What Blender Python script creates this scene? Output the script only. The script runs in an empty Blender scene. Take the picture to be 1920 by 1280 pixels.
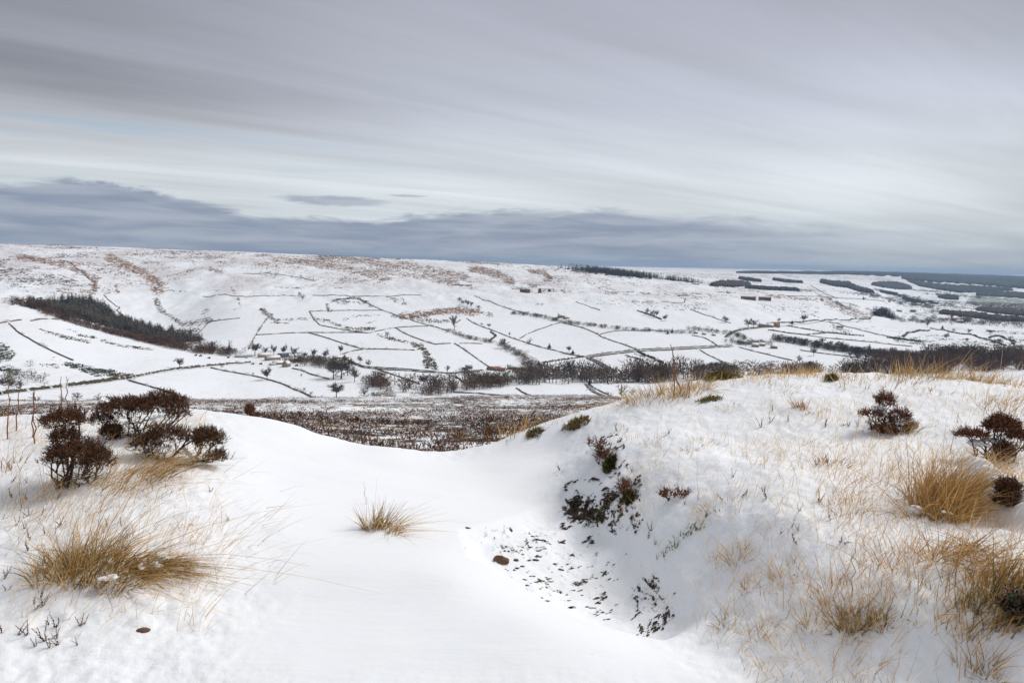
import bpy, math, random
import numpy as np
from mathutils import Matrix, Vector
R_ = math.radians
rng = np.random.default_rng(7)
random.seed(7)
C = bpy.context.scene.collection
scene = bpy.context.scene

# ------------------------------------------------------------------ camera
F = 1280.0                      # focal length in pixels of a 1920 x 1280 frame (24 mm on full frame)
EYE = 1.6
PITCH = math.atan(148 / 1280.0)
ROLL = 0.0228
cam_d = bpy.data.cameras.new('camera'); cam = bpy.data.objects.new('camera', cam_d); C.objects.link(cam)
cam_d.sensor_width = 36.0; cam_d.lens = 24.0; cam_d.clip_start = 0.05; cam_d.clip_end = 60000
FW = np.array([0, math.cos(PITCH), -math.sin(PITCH)])
R0 = np.array([1.0, 0, 0]); U0 = np.array([0, math.sin(PITCH), math.cos(PITCH)])
RT = math.cos(ROLL) * R0 + math.sin(ROLL) * U0
UP = -math.sin(ROLL) * R0 + math.cos(ROLL) * U0
m = Matrix(((RT[0], UP[0], -FW[0], 0), (RT[1], UP[1], -FW[1], 0), (RT[2], UP[2], -FW[2], EYE), (0, 0, 0, 1)))
cam.matrix_world = m
scene.camera = cam

# ------------------------------------------------------------------ light
SUN_AZ, SUN_EL = 62.0, 46.0     # degrees clockwise from the view direction, above the horizon
world = bpy.data.worlds.new('World'); scene.world = world; world.use_nodes = True
NT = world.node_tree; NT.nodes.clear()

class Expr:                     # small helper that writes math nodes
    def __init__(s, nt): s.nt = nt
    def m(s, op, a, b=None, c=None, clamp=False):
        n = s.nt.nodes.new('ShaderNodeMath'); n.operation = op; n.use_clamp = clamp
        for i, v in enumerate((a, b, c)):
            if v is None: continue
            if isinstance(v, (int, float)): n.inputs[i].default_value = v
            else: s.nt.links.new(v, n.inputs[i])
        return n.outputs[0]
    def ramp(s, x, lo, hi, a=0.0, b=1.0):
        n = s.nt.nodes.new('ShaderNodeMapRange'); n.interpolation_type = 'SMOOTHSTEP'
        for k, v in (('Value', x), ('From Min', lo), ('From Max', hi), ('To Min', a), ('To Max', b)):
            if isinstance(v, (int, float)): n.inputs[k].default_value = v
            else: s.nt.links.new(v, n.inputs[k])
        return n.outputs[0]
    def noise(s, vec, scale, detail=3, rough=0.5, dist=0.0):
        n = s.nt.nodes.new('ShaderNodeTexNoise'); n.inputs['Scale'].default_value = scale
        n.inputs['Detail'].default_value = detail; n.inputs['Roughness'].default_value = rough
        n.inputs['Distortion'].default_value = dist
        s.nt.links.new(vec, n.inputs['Vector']); return n.outputs[0]
    def xyz(s, x, y, z):
        n = s.nt.nodes.new('ShaderNodeCombineXYZ')
        for i, v in enumerate((x, y, z)):
            if isinstance(v, (int, float)): n.inputs[i].default_value = v
            else: s.nt.links.new(v, n.inputs[i])
        return n.outputs[0]
    def mix(s, f, a, b):
        n = s.nt.nodes.new('ShaderNodeMix'); n.data_type = 'RGBA'
        for i, v in ((0, f), (6, a), (7, b)):
            if isinstance(v, (int, float)): n.inputs[i].default_value = v
            elif isinstance(v, tuple): n.inputs[i].default_value = (*v, 1)
            else: s.nt.links.new(v, n.inputs[i])
        return n.outputs[2]
    def vmap(s, vec, scale, rotz=0.0, loc=(0, 0, 0)):
        n = s.nt.nodes.new('ShaderNodeMapping'); n.inputs['Scale'].default_value = scale
        n.inputs['Rotation'].default_value = (0, 0, rotz); n.inputs['Location'].default_value = loc
        s.nt.links.new(vec, n.inputs[0]); return n.outputs[0]
    def colramp(s, x, stops):
        n = s.nt.nodes.new('ShaderNodeValToRGB'); e = n.color_ramp.elements
        for i, (p, c) in enumerate(stops):
            el = e[i] if i < 2 else e.new(p)
            el.position = p; el.color = (*c, 1) if isinstance(c, tuple) else (c, c, c, 1)
        s.nt.links.new(x, n.inputs[0]); return n.outputs[0]

E = Expr(NT)
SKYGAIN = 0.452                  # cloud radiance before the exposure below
def lin(*c): return tuple(((v / 255) / 12.92 if v / 255 <= .04045 else ((v / 255 + .055) / 1.055) ** 2.4) for v in c)
tc = NT.nodes.new('ShaderNodeTexCoord'); sep = NT.nodes.new('ShaderNodeSeparateXYZ')
NT.links.new(tc.outputs['Generated'], sep.inputs[0])
X, Y, Z = sep.outputs
zc = E.m('MAXIMUM', Z, 0.0)
horiz = E.m('SQRT', E.m('ADD', E.m('MULTIPLY', X, X), E.m('MULTIPLY', Y, Y)))
tanel = E.m('DIVIDE', zc, E.m('MAXIMUM', horiz, 0.02))
az = E.m('ARCTAN2', X, Y)                                   # 0 ahead, + to the right
# high streaked layer, projected on a plane overhead
hz = E.m('ADD', zc, 0.055)
plane = E.xyz(E.m('DIVIDE', X, hz), E.m('DIVIDE', Y, hz), 0.0)
pr = E.vmap(plane, (1, 1, 1), rotz=R_(58))                  # streak direction turned on to +y
st1 = E.noise(E.vmap(pr, (0.55, 0.10, 1), loc=(3.1, 1.7, 0)), 1.0, 8, 0.58, 0.35)
st2 = E.noise(E.vmap(pr, (1.5, 0.22, 1), loc=(0.4, 5.2, 0)), 1.0, 7, 0.6, 0.8)
soft = E.noise(E.vmap(plane, (0.35, 0.35, 1), loc=(7.3, 2.2, 0)), 1.0, 2, 0.5, 0.0)
streak = E.m('ADD', E.m('ADD', E.m('MULTIPLY', E.m('SUBTRACT', st1, 0.5), 0.76), E.m('MULTIPLY', E.m('SUBTRACT', st2, 0.5), 0.34)),
             E.m('MULTIPLY', E.m('SUBTRACT', soft, 0.5), 0.35))
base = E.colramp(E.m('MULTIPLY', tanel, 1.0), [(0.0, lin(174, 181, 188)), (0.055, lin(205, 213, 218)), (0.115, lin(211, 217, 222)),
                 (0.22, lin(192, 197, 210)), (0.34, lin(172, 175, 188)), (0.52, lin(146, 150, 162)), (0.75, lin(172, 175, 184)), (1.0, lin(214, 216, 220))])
# darker to both sides of the view, most on the left
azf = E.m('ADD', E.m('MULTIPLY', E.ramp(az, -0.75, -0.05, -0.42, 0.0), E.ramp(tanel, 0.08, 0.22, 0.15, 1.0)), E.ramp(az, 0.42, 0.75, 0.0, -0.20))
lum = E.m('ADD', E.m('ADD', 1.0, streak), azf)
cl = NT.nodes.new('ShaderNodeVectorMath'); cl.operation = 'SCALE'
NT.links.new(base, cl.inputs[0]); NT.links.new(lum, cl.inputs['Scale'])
# low bank of stratus over the far moors, top edge measured along the azimuth
azn = E.m('DIVIDE', E.m('ADD', az, 0.7), 1.4, clamp=True)
edge = E.colramp(azn, [(0.0, 0.070), (0.045, 0.076), (0.09, 0.084), (0.15, 0.082), (0.20, 0.064), (0.235, 0.056), (0.36, 0.052), (0.45, 0.070), (0.58, 0.076), (0.70, 0.068), (0.82, 0.052), (1.0, 0.03)])
edge = E.m('MULTIPLY', edge, 1.0)
bn = E.noise(E.xyz(E.m('MULTIPLY', az, 11.0), E.m('MULTIPLY', tanel, 50.0), 0.0), 1.0, 8, 0.66, 0.6)
ed2 = E.m('ADD', edge, E.m('MULTIPLY', E.m('SUBTRACT', bn, 0.5), 0.042))
softw = E.ramp(az, -0.3, 0.6, 0.005, 0.014)
bank = E.m('SUBTRACT', 1.0, E.ramp(E.m('SUBTRACT', tanel, ed2), E.m('MULTIPLY', softw, -1.0), softw))
bankamt = E.ramp(az, 0.15, 0.62, 1.0, 0.30)
bank = E.m('MULTIPLY', bank, bankamt)
bn2 = E.noise(E.xyz(E.m('MULTIPLY', az, 7.0), E.m('MULTIPLY', tanel, 70.0), 3.0), 1.0, 4, 0.55, 0.4)
bankcol = E.mix(E.ramp(bn2, 0.3, 0.7), lin(138, 149, 168), lin(166, 174, 187))
# slim lens clouds above the bank
def lens(a0, t0, wa, wt):
    da = E.m('DIVIDE', E.m('SUBTRACT', az, a0), wa); dt = E.m('DIVIDE', E.m('SUBTRACT', tanel, t0), wt)
    d = E.m('SQRT', E.m('ADD', E.m('MULTIPLY', da, da), E.m('MULTIPLY', dt, dt)))
    d = E.m('ADD', d, E.m('MULTIPLY', E.m('SUBTRACT', bn, 0.5), 2.2))
    return E.ramp(d, 1.15, 0.5)
l1 = lens(-0.25, 0.0795, 0.075, 0.0075); l2 = lens(-0.155, 0.0905, 0.03, 0.002)
bank = E.m('MAXIMUM', bank, E.m('MAXIMUM', E.m('MULTIPLY', l1, 0.75), E.m('MULTIPLY', l2, 0.5)))
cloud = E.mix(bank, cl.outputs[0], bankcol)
# gaps where the blue sky shows: thin slots parallel to the streaks
gapn = E.noise(E.xyz(E.m('MULTIPLY', az, 2.4), E.m('MULTIPLY', tanel, 55.0), 9.0), 1.0, 3, 0.5, 0.5)
gapzone = E.m('MULTIPLY', E.ramp(tanel, 0.045, 0.07), E.ramp(tanel, 0.19, 0.13))
gapl = E.ramp(az, 0.35, -0.7, 0.0, 1.0)
gap = E.m('MULTIPLY', E.m('MULTIPLY', E.ramp(gapn, 0.52, 0.72), gapzone), gapl)
gap = E.m('MULTIPLY', gap, E.m('SUBTRACT', 1.0, bank))
sky = NT.nodes.new('ShaderNodeTexSky'); sky.sky_type = 'NISHITA'; sky.sun_disc = False
sky.sun_elevation = R_(SUN_EL); sky.sun_rotation = R_(SUN_AZ)
bg_sky = NT.nodes.new('ShaderNodeBackground'); bg_sky.inputs['Strength'].default_value = 0.055
NT.links.new(sky.outputs[0], bg_sky.inputs['Color'])
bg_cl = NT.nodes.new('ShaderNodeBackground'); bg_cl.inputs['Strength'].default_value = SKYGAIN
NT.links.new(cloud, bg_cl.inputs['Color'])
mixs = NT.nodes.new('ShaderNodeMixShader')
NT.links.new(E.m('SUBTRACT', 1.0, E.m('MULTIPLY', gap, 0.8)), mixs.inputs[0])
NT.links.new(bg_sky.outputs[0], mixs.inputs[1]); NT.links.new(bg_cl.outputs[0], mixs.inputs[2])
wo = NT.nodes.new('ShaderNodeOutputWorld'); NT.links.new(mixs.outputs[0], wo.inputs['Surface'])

sun_d = bpy.data.lights.new('sun', 'SUN'); sun_d.energy = 1.05; sun_d.angle = R_(22); sun_d.color = (1.0, 0.965, 0.92)
sun = bpy.data.objects.new('sun', sun_d); C.objects.link(sun)
sv = Vector((math.sin(R_(SUN_AZ)) * math.cos(R_(SUN_EL)), math.cos(R_(SUN_AZ)) * math.cos(R_(SUN_EL)), math.sin(R_(SUN_EL))))
sun.rotation_euler = sv.to_track_quat('Z', 'Y').to_euler()
scene.view_settings.view_transform = 'Standard'; scene.view_settings.look = 'None'
scene.view_settings.gamma = 1.0; scene.view_settings.use_curve_mapping = False
scene.view_settings.exposure = 1.27

# ------------------------------------------------------------------ measuring
def ray(px, py):
    d = FW + RT * ((px - 960) / F) - UP * ((py - 640) / F)
    return d / math.hypot(d[0], d[1])          # horizontal length 1, so z is the tangent of elevation
def u_of_az(x, y):                              # pixel column where a heading meets the horizon
    d = np.stack([x, y, np.zeros_like(x)], -1)
    f = np.maximum(d @ FW, 1e-3); return 960 + F * (d @ RT) / f
def row_to_tan(u, row):                         # tangent of elevation at horizon column u whose image row is `row`
    # heading for u: direction in the horizontal plane
    x = (u - 960) / F
    # solve (sin a, cos a, 0): (d.RT)/(d.FW) = x
    a = math.atan2(x * FW[1] - RT[1], RT[0] - x * FW[0])
    h = np.array([math.sin(a), math.cos(a), 0.0])
    k = -(row - 640) / F                        # want (d.UP)/(d.FW) = k with d = h + t z
    return (k * (h @ FW) - h @ UP) / (UP[2] - k * FW[2])
def project(P):
    d = P - np.array([0, 0, EYE])
    f = np.maximum(d @ FW, 1e-3)
    return 960 + F * (d @ RT) / f, 640 - F * (d @ UP) / f

def hash2(ix, iy, seed):
    h = (ix.astype(np.int64) * 374761393 + iy.astype(np.int64) * 668265263 + seed * 974634777) & 0xFFFFFFFF
    h = ((h ^ (h >> 13)) * 1274126177) & 0xFFFFFFFF
    return ((h ^ (h >> 16)) & 0xFFFFFF) / float(0xFFFFFF)
def vnoise(x, y, seed=0):
    ix = np.floor(x); iy = np.floor(y); fx = x - ix; fy = y - iy
    fx = fx * fx * fx * (fx * (fx * 6 - 15) + 10); fy = fy * fy * fy * (fy * (fy * 6 - 15) + 10)
    a = hash2(ix, iy, seed); b = hash2(ix + 1, iy, seed); c = hash2(ix, iy + 1, seed); d = hash2(ix + 1, iy + 1, seed)
    return (a + (b - a) * fx) * (1 - fy) + (c + (d - c) * fx) * fy
def fbm(x, y, octs=3, seed=0, gain=0.5):
    s = 0; amp = 1.0; tot = 0
    for o in range(octs):
        s = s + amp * (vnoise(x, y, seed + o * 17) - 0.5); tot += amp; amp *= gain
        x, y = x * 1.97 + y * 0.31 + 5.1, y * 1.97 - x * 0.31 + 2.3
    return s / tot * 2
def sstep(x, a, b):
    t = np.clip((x - a) / (b - a), 0, 1); return t * t * (3 - 2 * t)

# ------------------------------------------------------------------ the far land: heights along headings, measured from the photograph
RAD = np.array([9, 16, 45, 120, 260, 620, 850, 950, 1050, 1200, 1300, 1500, 1750, 2000, 2400, 2700, 3200, 3800, 4500, 6500, 9000, 13000, 25000.])
HZ = lambda u: 492 + 0.0228 * (u - 960)
COLS = {
 -700: [-0.3, 782, 767, 752, 766, 768, 724, 700, 668, 630, 605, 562, 566, 545, 490, 470, 446, 462, 470, 470, 470, 470, 469],
 -300: [-0.3, 782, 768, 754, 768, 768, 726, 700, 668, 632, 605, 560, 562, 545, 494, 474, 450, 466, 474, 474, 474, 474, 473],
 0:    [-0.3, 784, 768, 753, 768, 766, 728, 700, 668, 628, 605, 562, 573, 550, 500, 479, 457, 470, 478, 478, 478, 478, 477],
 75:   [-0.3, 784, 768, 752, 768, 766, 729, 702, 674, 634, 612, 577, 578, 555, 505, 481, 459, 472, 480, 480, 480, 480, 479],
 150:  [-0.3, 784, 767, 751, 768, 766, 730, 706, 682, 645, 624, 599, 591, 562, 511, 484, 461, 474, 482, 482, 482, 482, 481],
 215:  [-0.3, 783, 766, 751, 768, 766, 732, 709, 688, 653, 634, 622, 607, 572, 517, 487, 463, 476, 483, 484, 484, 484, 483],
 300:  [-0.3, 782, 764, 750, 766, 768, 736, 713, 692, 662, 646, 640, 615, 580, 522, 492, 467, 478, 486, 486, 486, 486, 484],
 450:  [-0.62, 786, 760, 749, 766, 768, 745, 721, 701, 675, 653, 616, 584, 556, 515, 493, 472, 483, 489, 489, 489, 489, 487],
 600:  [-0.92, 794, 760, 747, 766, 764, 744, 722, 700, 667, 645, 612, 583, 556, 516, 497, 479, 488, 493, 493, 492, 492, 490],
 800:  [-1.06, 800, 763, 744, 762, 762, 741, 718, 697, 664, 645, 612, 582, 555, 517, 503, 487, 494, 497, 497, 496, 496, 495],
 1000: [-1.0, 800, 763, 742, 760, 758, 738, 722, 711, 676, 656, 620, 585, 556, 524, 510, 496, 500, 501, 500, 499, 499, 497],
 1200: [-0.6, 788, 762, 745, 762, 752, 735, 722, 712, 678, 658, 622, 590, 562, 536, 524, 514, 512, 509, 505, 502, 501, 500],
 1400: [-0.3, 775, 765, 748, 762, 750, 730, 722, 713, 690, 671, 636, 604, 576, 554, 543, 536, 530, 522, 512, 507, 506, 504],
 1550: [-0.25, 772, 765, 748, 762, 750, 730, 722, 714, 692, 677, 650, 624, 602, 576, 563, 549, 541, 533, 519, 510, 508, 507],
 1640: [-0.2, 770, 765, 748, 762, 750, 730, 722, 715, 696, 683, 655, 633, 614, 596, 585, 564, 551, 543, 526, 512, 510, 509],
 1700: [-0.2, 770, 765, 748, 762, 750, 730, 722, 716, 698, 686, 660, 638, 622, 604, 594, 578, 566, 556, 533, 515, 512, 510],
 1850: [-0.1, 768, 765, 748, 762, 750, 732, 724, 718, 702, 690, 665, 644, 628, 608, 598, 583, 572, 563, 543, 524, 518, 514],
 2100: [-0.1, 770, 768, 752, 766, 752, 736, 728, 722, 706, 694, 670, 648, 632, 612, 602, 588, 577, 568, 549, 530, 524, 519],
 2700: [-0.1, 780, 776, 764, 778, 764, 750, 742, 736, 720, 708, 684, 662, 646, 626, 616, 602, 591, 582, 563, 544, 538, 532]}
def pchip(x, y, xi):
    h = np.diff(x); d = np.diff(y, axis=0) / h[:, None]
    mm = np.zeros_like(y)
    w1 = 2 * h[1:] + h[:-1]; w2 = h[1:] + 2 * h[:-1]
    same = (d[:-1] * d[1:]) > 0
    with np.errstate(divide='ignore', invalid='ignore'):
        hm = (w1 + w2)[:, None] / (w1[:, None] / d[:-1] + w2[:, None] / d[1:])
    mm[1:-1] = np.where(same, hm, 0); mm[0] = d[0]; mm[-1] = d[-1]
    k = np.clip(np.searchsorted(x, xi) - 1, 0, len(x) - 2)
    t = ((xi - x[k]) / h[k])[:, None]; hk = h[k][:, None]
    return ((2*t**3 - 3*t**2 + 1) * y[k] + (t**3 - 2*t**2 + t) * hk * mm[k] + (-2*t**3 + 3*t**2) * y[k+1] + (t**3 - t**2) * hk * mm[k+1])
US = np.array(sorted(COLS), float)
ZT = np.array([[c if i == 0 else EYE + RAD[i] * row_to_tan(u, c) for i, c in enumerate(COLS[int(u)])] for u in US])   # cols x radii
LR = np.linspace(math.log(9), math.log(25000), 1600)
zr = pchip(np.log(RAD), ZT.T, LR)                 # radii fine x cols
UG = np.linspace(-700, 2700, 500)
ZG = pchip(US, zr.T, UG)                          # cols fine x radii fine
def table(u, r):
    a = np.clip((u + 700) / 3400 * 499, 0, 498.999); b = np.clip((np.log(np.maximum(r, 9)) - LR[0]) / (LR[-1] - LR[0]) * 1599, 0, 1598.999)
    i = a.astype(int); j = b.astype(int); fa = a - i; fb = b - j
    return (ZG[i, j] * (1 - fb) + ZG[i, j+1] * fb) * (1 - fa) + (ZG[i+1, j] * (1 - fb) + ZG[i+1, j+1] * fb) * fa

# ------------------------------------------------------------------ the near ground: a thin-plate surface through measured points (column, row, height)
NEAR = [(0,1280,0),(480,1280,0),(960,1280,0.0),(1400,1280,0.03),(1700,1280,.12),(1920,1280,.22),
 (500,1150,.0),(800,1150,.02),(850,1085,.04),(1000,1165,.03),(1150,1225,.0),(930,1050,-.08),(1050,1110,-.14),(1180,1150,-.13),(1000,1000,-.10),(880,1010,-.05),
 (600,1000,.03),(700,900,-.0),(740,846,-.02),(460,780,.22),(560,802,.13),(650,836,.02),(850,856,-.09),(900,848,-.05),(980,822,.06),(1050,800,.18),(1100,782,.26),
 (1200,742,.4),(1300,718,.47),(1450,706,.5),(1560,697,.54),(1700,705,.48),(1900,687,.6),
 (1200,800,.32),(1300,800,.38),(1400,850,.38),(1600,850,.42),(1600,1000,.36),(1800,850,.46),(1800,1000,.42),(1500,1100,.22),(1450,980,.33),(1700,1150,.3),(1900,1150,.38),(1600,1220,.16),
 (1130,838,.24),(1205,890,.22),(1265,965,.19),(1380,1075,.12),(1050,850,.02),(1060,930,-.05),(1130,1000,-.10),(1200,1090,-.11),(1290,1170,-.07),(1350,1210,-.03),
 (0,1100,.05),(0,950,.15),(0,850,.2),(0,795,.22),(150,1080,.1),(200,950,.2),(150,850,.26),(300,1000,.15),(300,900,.25),(300,805,.28),(400,900,.2),(420,1050,.05),(350,1150,.01),(100,1180,.02),
 (450,850,.19),(250,785,.27),(100,785,.24),(500,900,.1)]
pts = []
for px, py, z in NEAR:
    d = ray(px, py); r = (z - EYE) / d[2]; pts.append((d[0] * r, d[1] * r, z))
for x, y, z in [(-8,7,-.1),(-4,8.2,-.35),(-1.5,8,-.75),(-.5,7.6,-.7),(.3,7.6,-.62),(2,8.3,-.4),(4,9,-.1),(8,8,.2),(-3,0,.1),(3,0,.15),(0,-4,0),(-6,-4,.1),(6,-4,.2),(-8,2,.2),(7,2,.5)]:
    pts.append((x, y, z))
pts = np.array(pts, float)
def tps_k(r2): return 0.5 * r2 * np.log(r2 + 1e-9)
n = len(pts)
A = np.zeros((n + 3, n + 3))
A[:n, :n] = tps_k(((pts[:, None, :2] - pts[None, :, :2]) ** 2).sum(-1)) + np.eye(n) * 0.015
A[:n, n] = 1; A[:n, n+1:] = pts[:, :2]; A[n, :n] = 1; A[n+1:, :n] = pts[:, :2].T
W = np.linalg.solve(A, np.concatenate([pts[:, 2], np.zeros(3)]))
def tps(x, y):
    out = np.full(x.shape, W[n]) + W[n+1] * x + W[n+2] * y
    for i in range(n):
        out = out + W[i] * tps_k((x - pts[i, 0]) ** 2 + (y - pts[i, 1]) ** 2)
    return out

def poly_dist(qx, qy, poly):                    # signed distance, negative inside
    d = np.full(qx.shape, 1e9); ins = np.zeros(qx.shape, bool); P = np.array(poly, float)
    for i in range(len(P)):
        a = P[i]; b = P[(i+1) % len(P)]; e = b - a; w = np.stack([qx - a[0], qy - a[1]], -1)
        t = np.clip((w @ e) / max(e @ e, 1e-9), 0, 1); d = np.minimum(d, np.hypot(w[..., 0] - t * e[0], w[..., 1] - t * e[1]))
        c = ((a[1] > qy) != (b[1] > qy)) & (qx < (b[0] - a[0]) * (qy - a[1]) / (b[1] - a[1] + 1e-12) + a[0]); ins ^= c
    return np.where(ins, -d, d)
def line_dist(qx, qy, line, ys=1.0):
    P = np.array(line, float) * (1, ys); d = np.full(qx.shape, 1e9); qy = qy * ys
    if len(P) == 1: return np.hypot(qx - P[0, 0], qy - P[0, 1])
    for i in range(len(P) - 1):
        a = P[i]; e = P[i+1] - a; w0 = qx - a[0]; w1 = qy - a[1]
        t = np.clip((w0 * e[0] + w1 * e[1]) / max(e @ e, 1e-9), 0, 1)
        d = np.minimum(d, np.hypot(w0 - t * e[0], w1 - t * e[1]))
    return d
# plan view of measured outlines on the near ground
def plan(poly, z=0.0):
    o = []
    for px, py in poly:
        d = ray(px, py); r = (z - EYE) / d[2]; o.append((d[0] * r, d[1] * r))
    return o
DRIFT = plan([(470,1300),(400,1180),(480,1120),(430,1000),(430,900),(430,790),(470,765),(560,785),(650,815),(740,822),(850,828),(980,800),(1100,785),(1075,850),(1030,930),(1080,1010),(1180,1090),(1300,1180),(1400,1290)], 0.05)
HOLLOW = plan([(860,1010),(1050,930),(1120,950),(1220,1050),(1330,1180),(1240,1210),(1100,1175),(980,1110),(880,1060)], -0.1)
LIP = plan([(800,1035),(880,1072),(950,1118),(1020,1155),(1090,1183),(1180,1202),(1290,1212)], 0.02)

def H(x, y, detail=True):
    x = np.asarray(x, float); y = np.asarray(y, float)
    r = np.hypot(x, y); u = np.where(y > 0.2 * np.abs(x), u_of_az(x, np.maximum(y, 1e-3)), np.where(x > 0, 2700.0, -700.0))
    u = np.clip(u, -700, 2700)
    far = table(u, r)
    if detail:
        w1 = sstep(r, 12, 40) * (1 - sstep(r, 130, 300))
        far = far + w1 * (0.10 * fbm(x / 2.1, y / 2.1, 3, 3) + np.minimum(r / 60, 1) * 0.5 * fbm(x / 14, y / 14, 2, 4))
        w2 = sstep(r, 400, 800)
        sc = sstep(r, 1650, 2000) * (1 - sstep(r, 2500, 3000))
        far = far + w2 * (1.6 * fbm(x / 90, y / 90, 2, 5) + 0.5 * fbm(x / 25, y / 25, 2, 8)) + sc * (5.5 * fbm(x / 45, y / 80, 3, 6, 0.6))
        far = far + sstep(r, 4000, 9000) * 4 * fbm(x / 900, y / 900, 3, 9)
    out = far
    nm = r < 12.5
    if nm.any():
        xs, ys, rs = x[nm], y[nm], r[nm]
        t = tps(xs, ys)
        c0 = sstep(u[nm], 470, 600) * (1 - sstep(u[nm], 930, 1080)); bl = sstep(rs, 6.9 - .95 * c0, 9.2 - 1.3 * c0)
        drift = sstep(-poly_dist(xs, ys, DRIFT), -0.25, 0.3)
        hol = sstep(-poly_dist(xs, ys, HOLLOW), -0.02, 0.13)
        lip = poly_dist(xs, ys, HOLLOW)
        z = t
        if detail:
            lump = fbm(xs * 3.2, ys * 3.2, 4, 11, 0.6); lump2 = np.abs(fbm(xs * 9, ys * 9, 3, 12, 0.6))
            z = z + (1 - drift) * (1 - hol) * (0.024 * lump + 0.016 * lump2 + 0.03 * fbm(xs * 1.3, ys * 1.3, 2, 13))
            z = z + hol * (0.010 * fbm(xs * 12, ys * 12, 3, 14, 0.65) + 0.012 * fbm(xs * 4, ys * 4, 2, 15))
            z = z + drift * (0.022 * fbm(xs * 0.8 + 0.5 * ys, ys * 1.9 - xs * .5, 3, 16) + 0.003 * fbm(xs * 2.5 + ys, ys * 13 - xs * 4, 3, 19) * (.4 + fbm(xs * .8, ys * .8, 2, 20)))
            z = z - hol * 0.075
            # furrowed snow slab under the big tussock by the bank's edge
            d = poly_dist(xs, ys, SLAB); w = sstep(-d, -0.02, 0.10)
            z = z + w * (0.10 + 0.03 * np.sin((xs * 0.9 + ys * 0.45) * 62 + 1.6 * fbm(xs * 5, ys * 5, 2, 21)))
        out = out.copy(); out[nm] = z * (1 - bl) + far[nm] * bl
    return out
SLAB = plan([(1790,890),(1850,900),(1935,960),(1985,1040),(1900,1010),(1820,960)], 0.42)

def ground_at(x, y): return float(H(np.array([x]), np.array([y]))[0])
def hit(px, py, rmin=1.0, rmax=24000.0):
    d = ray(px, py)
    r = np.exp(np.linspace(math.log(rmin), math.log(rmax), 1500))
    h = H(d[0] * r, d[1] * r) - (EYE + d[2] * r)
    k = np.argmax(h > 0)
    if h[k] <= 0: k = np.argmax(h); rr = r[k]
    elif k == 0: rr = r[0]
    else: rr = r[k-1] + (r[k] - r[k-1]) * (-h[k-1]) / (h[k] - h[k-1])
    x, y = d[0] * rr, d[1] * rr
    return Vector((x, y, ground_at(x, y)))
# ------------------------------------------------------------------ mesh helpers
def mesh_np(name, V, Fc, mat=None, attrs=None, smooth=False):
    """V n x 3, Fc m x k (k = 3 or 4); attrs {name: n floats or n x 3 colours}"""
    V = np.asarray(V, np.float32); Fc = np.asarray(Fc, np.int32); k = Fc.shape[1]
    me = bpy.data.meshes.new(name)
    me.vertices.add(len(V)); me.vertices.foreach_set('co', V.ravel())
    me.loops.add(Fc.size); me.loops.foreach_set('vertex_index', Fc.ravel())
    me.polygons.add(len(Fc)); me.polygons.foreach_set('loop_start', np.arange(len(Fc), dtype=np.int32) * k)
    me.polygons.foreach_set('loop_total', np.full(len(Fc), k, np.int32))
    if smooth: me.polygons.foreach_set('use_smooth', np.ones(len(Fc), bool))
    for a, v in (attrs or {}).items():
        v = np.asarray(v, np.float32)
        if v.ndim == 1: at = me.attributes.new(a, 'FLOAT', 'POINT'); at.data.foreach_set('value', v)
        else:
            at = me.attributes.new(a, 'FLOAT_COLOR', 'POINT'); at.data.foreach_set('color', np.concatenate([v, np.ones((len(v), 1), np.float32)], 1).ravel())
    me.update(calc_edges=True)
    if mat: me.materials.append(mat)
    return me
def link(name, data, parent=None, loc=None, **tags):
    o = bpy.data.objects.new(name, data); C.objects.link(o)
    if parent is not None: o.parent = parent
    if loc is not None: o.location = loc
    for k, v in tags.items():
        if v is not None: o[k] = v
    return o
def thing(name, label, cat, loc=(0, 0, 0), rz=0.0, group=None):
    o = link(name, None, loc=loc, label=label, category=cat, group=group); o.rotation_euler.z = rz; return o

class Geo:                                       # gathers triangles / quads with a colour per vertex
    def __init__(s): s.V = []; s.T = []; s.Cc = []; s.n = 0
    def add(s, V, T, col=(1, 1, 1)):
        V = np.asarray(V, float).reshape(-1, 3); T = np.asarray(T, int)
        if T.shape[1] == 4: T = np.concatenate([T[:, [0, 1, 2]], T[:, [0, 2, 3]]])
        c = np.asarray(col, float); c = np.tile(c, (len(V), 1)) if c.ndim == 1 else c
        s.V.append(V); s.T.append(T + s.n); s.Cc.append(c); s.n += len(V)
    def mesh(s, name, mat, smooth=False):
        return mesh_np(name, np.concatenate(s.V), np.concatenate(s.T), mat, {'tone': np.concatenate(s.Cc)}, smooth)
    def tube(s, P, R, col=(1, 1, 1), sides=3):
        P = np.asarray(P, float); R = np.asarray(R, float); n = len(P)
        t = np.gradient(P, axis=0); t /= np.linalg.norm(t, axis=1, keepdims=True) + 1e-9
        ref = np.array([0, 0, 1.0]) if abs(t[0, 2]) < 0.9 else np.array([1.0, 0, 0])
        a = np.cross(t, ref); a /= np.linalg.norm(a, axis=1, keepdims=True) + 1e-9; b = np.cross(t, a)
        ang = np.arange(sides) / sides * 2 * math.pi
        V = P[:, None] + R[:, None, None] * (np.cos(ang)[None, :, None] * a[:, None] + np.sin(ang)[None, :, None] * b[:, None])
        T = [(i * sides + j, i * sides + (j + 1) % sides, (i + 1) * sides + (j + 1) % sides, (i + 1) * sides + j) for i in range(n - 1) for j in range(sides)]
        s.add(V.reshape(-1, 3), T, col)

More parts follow.
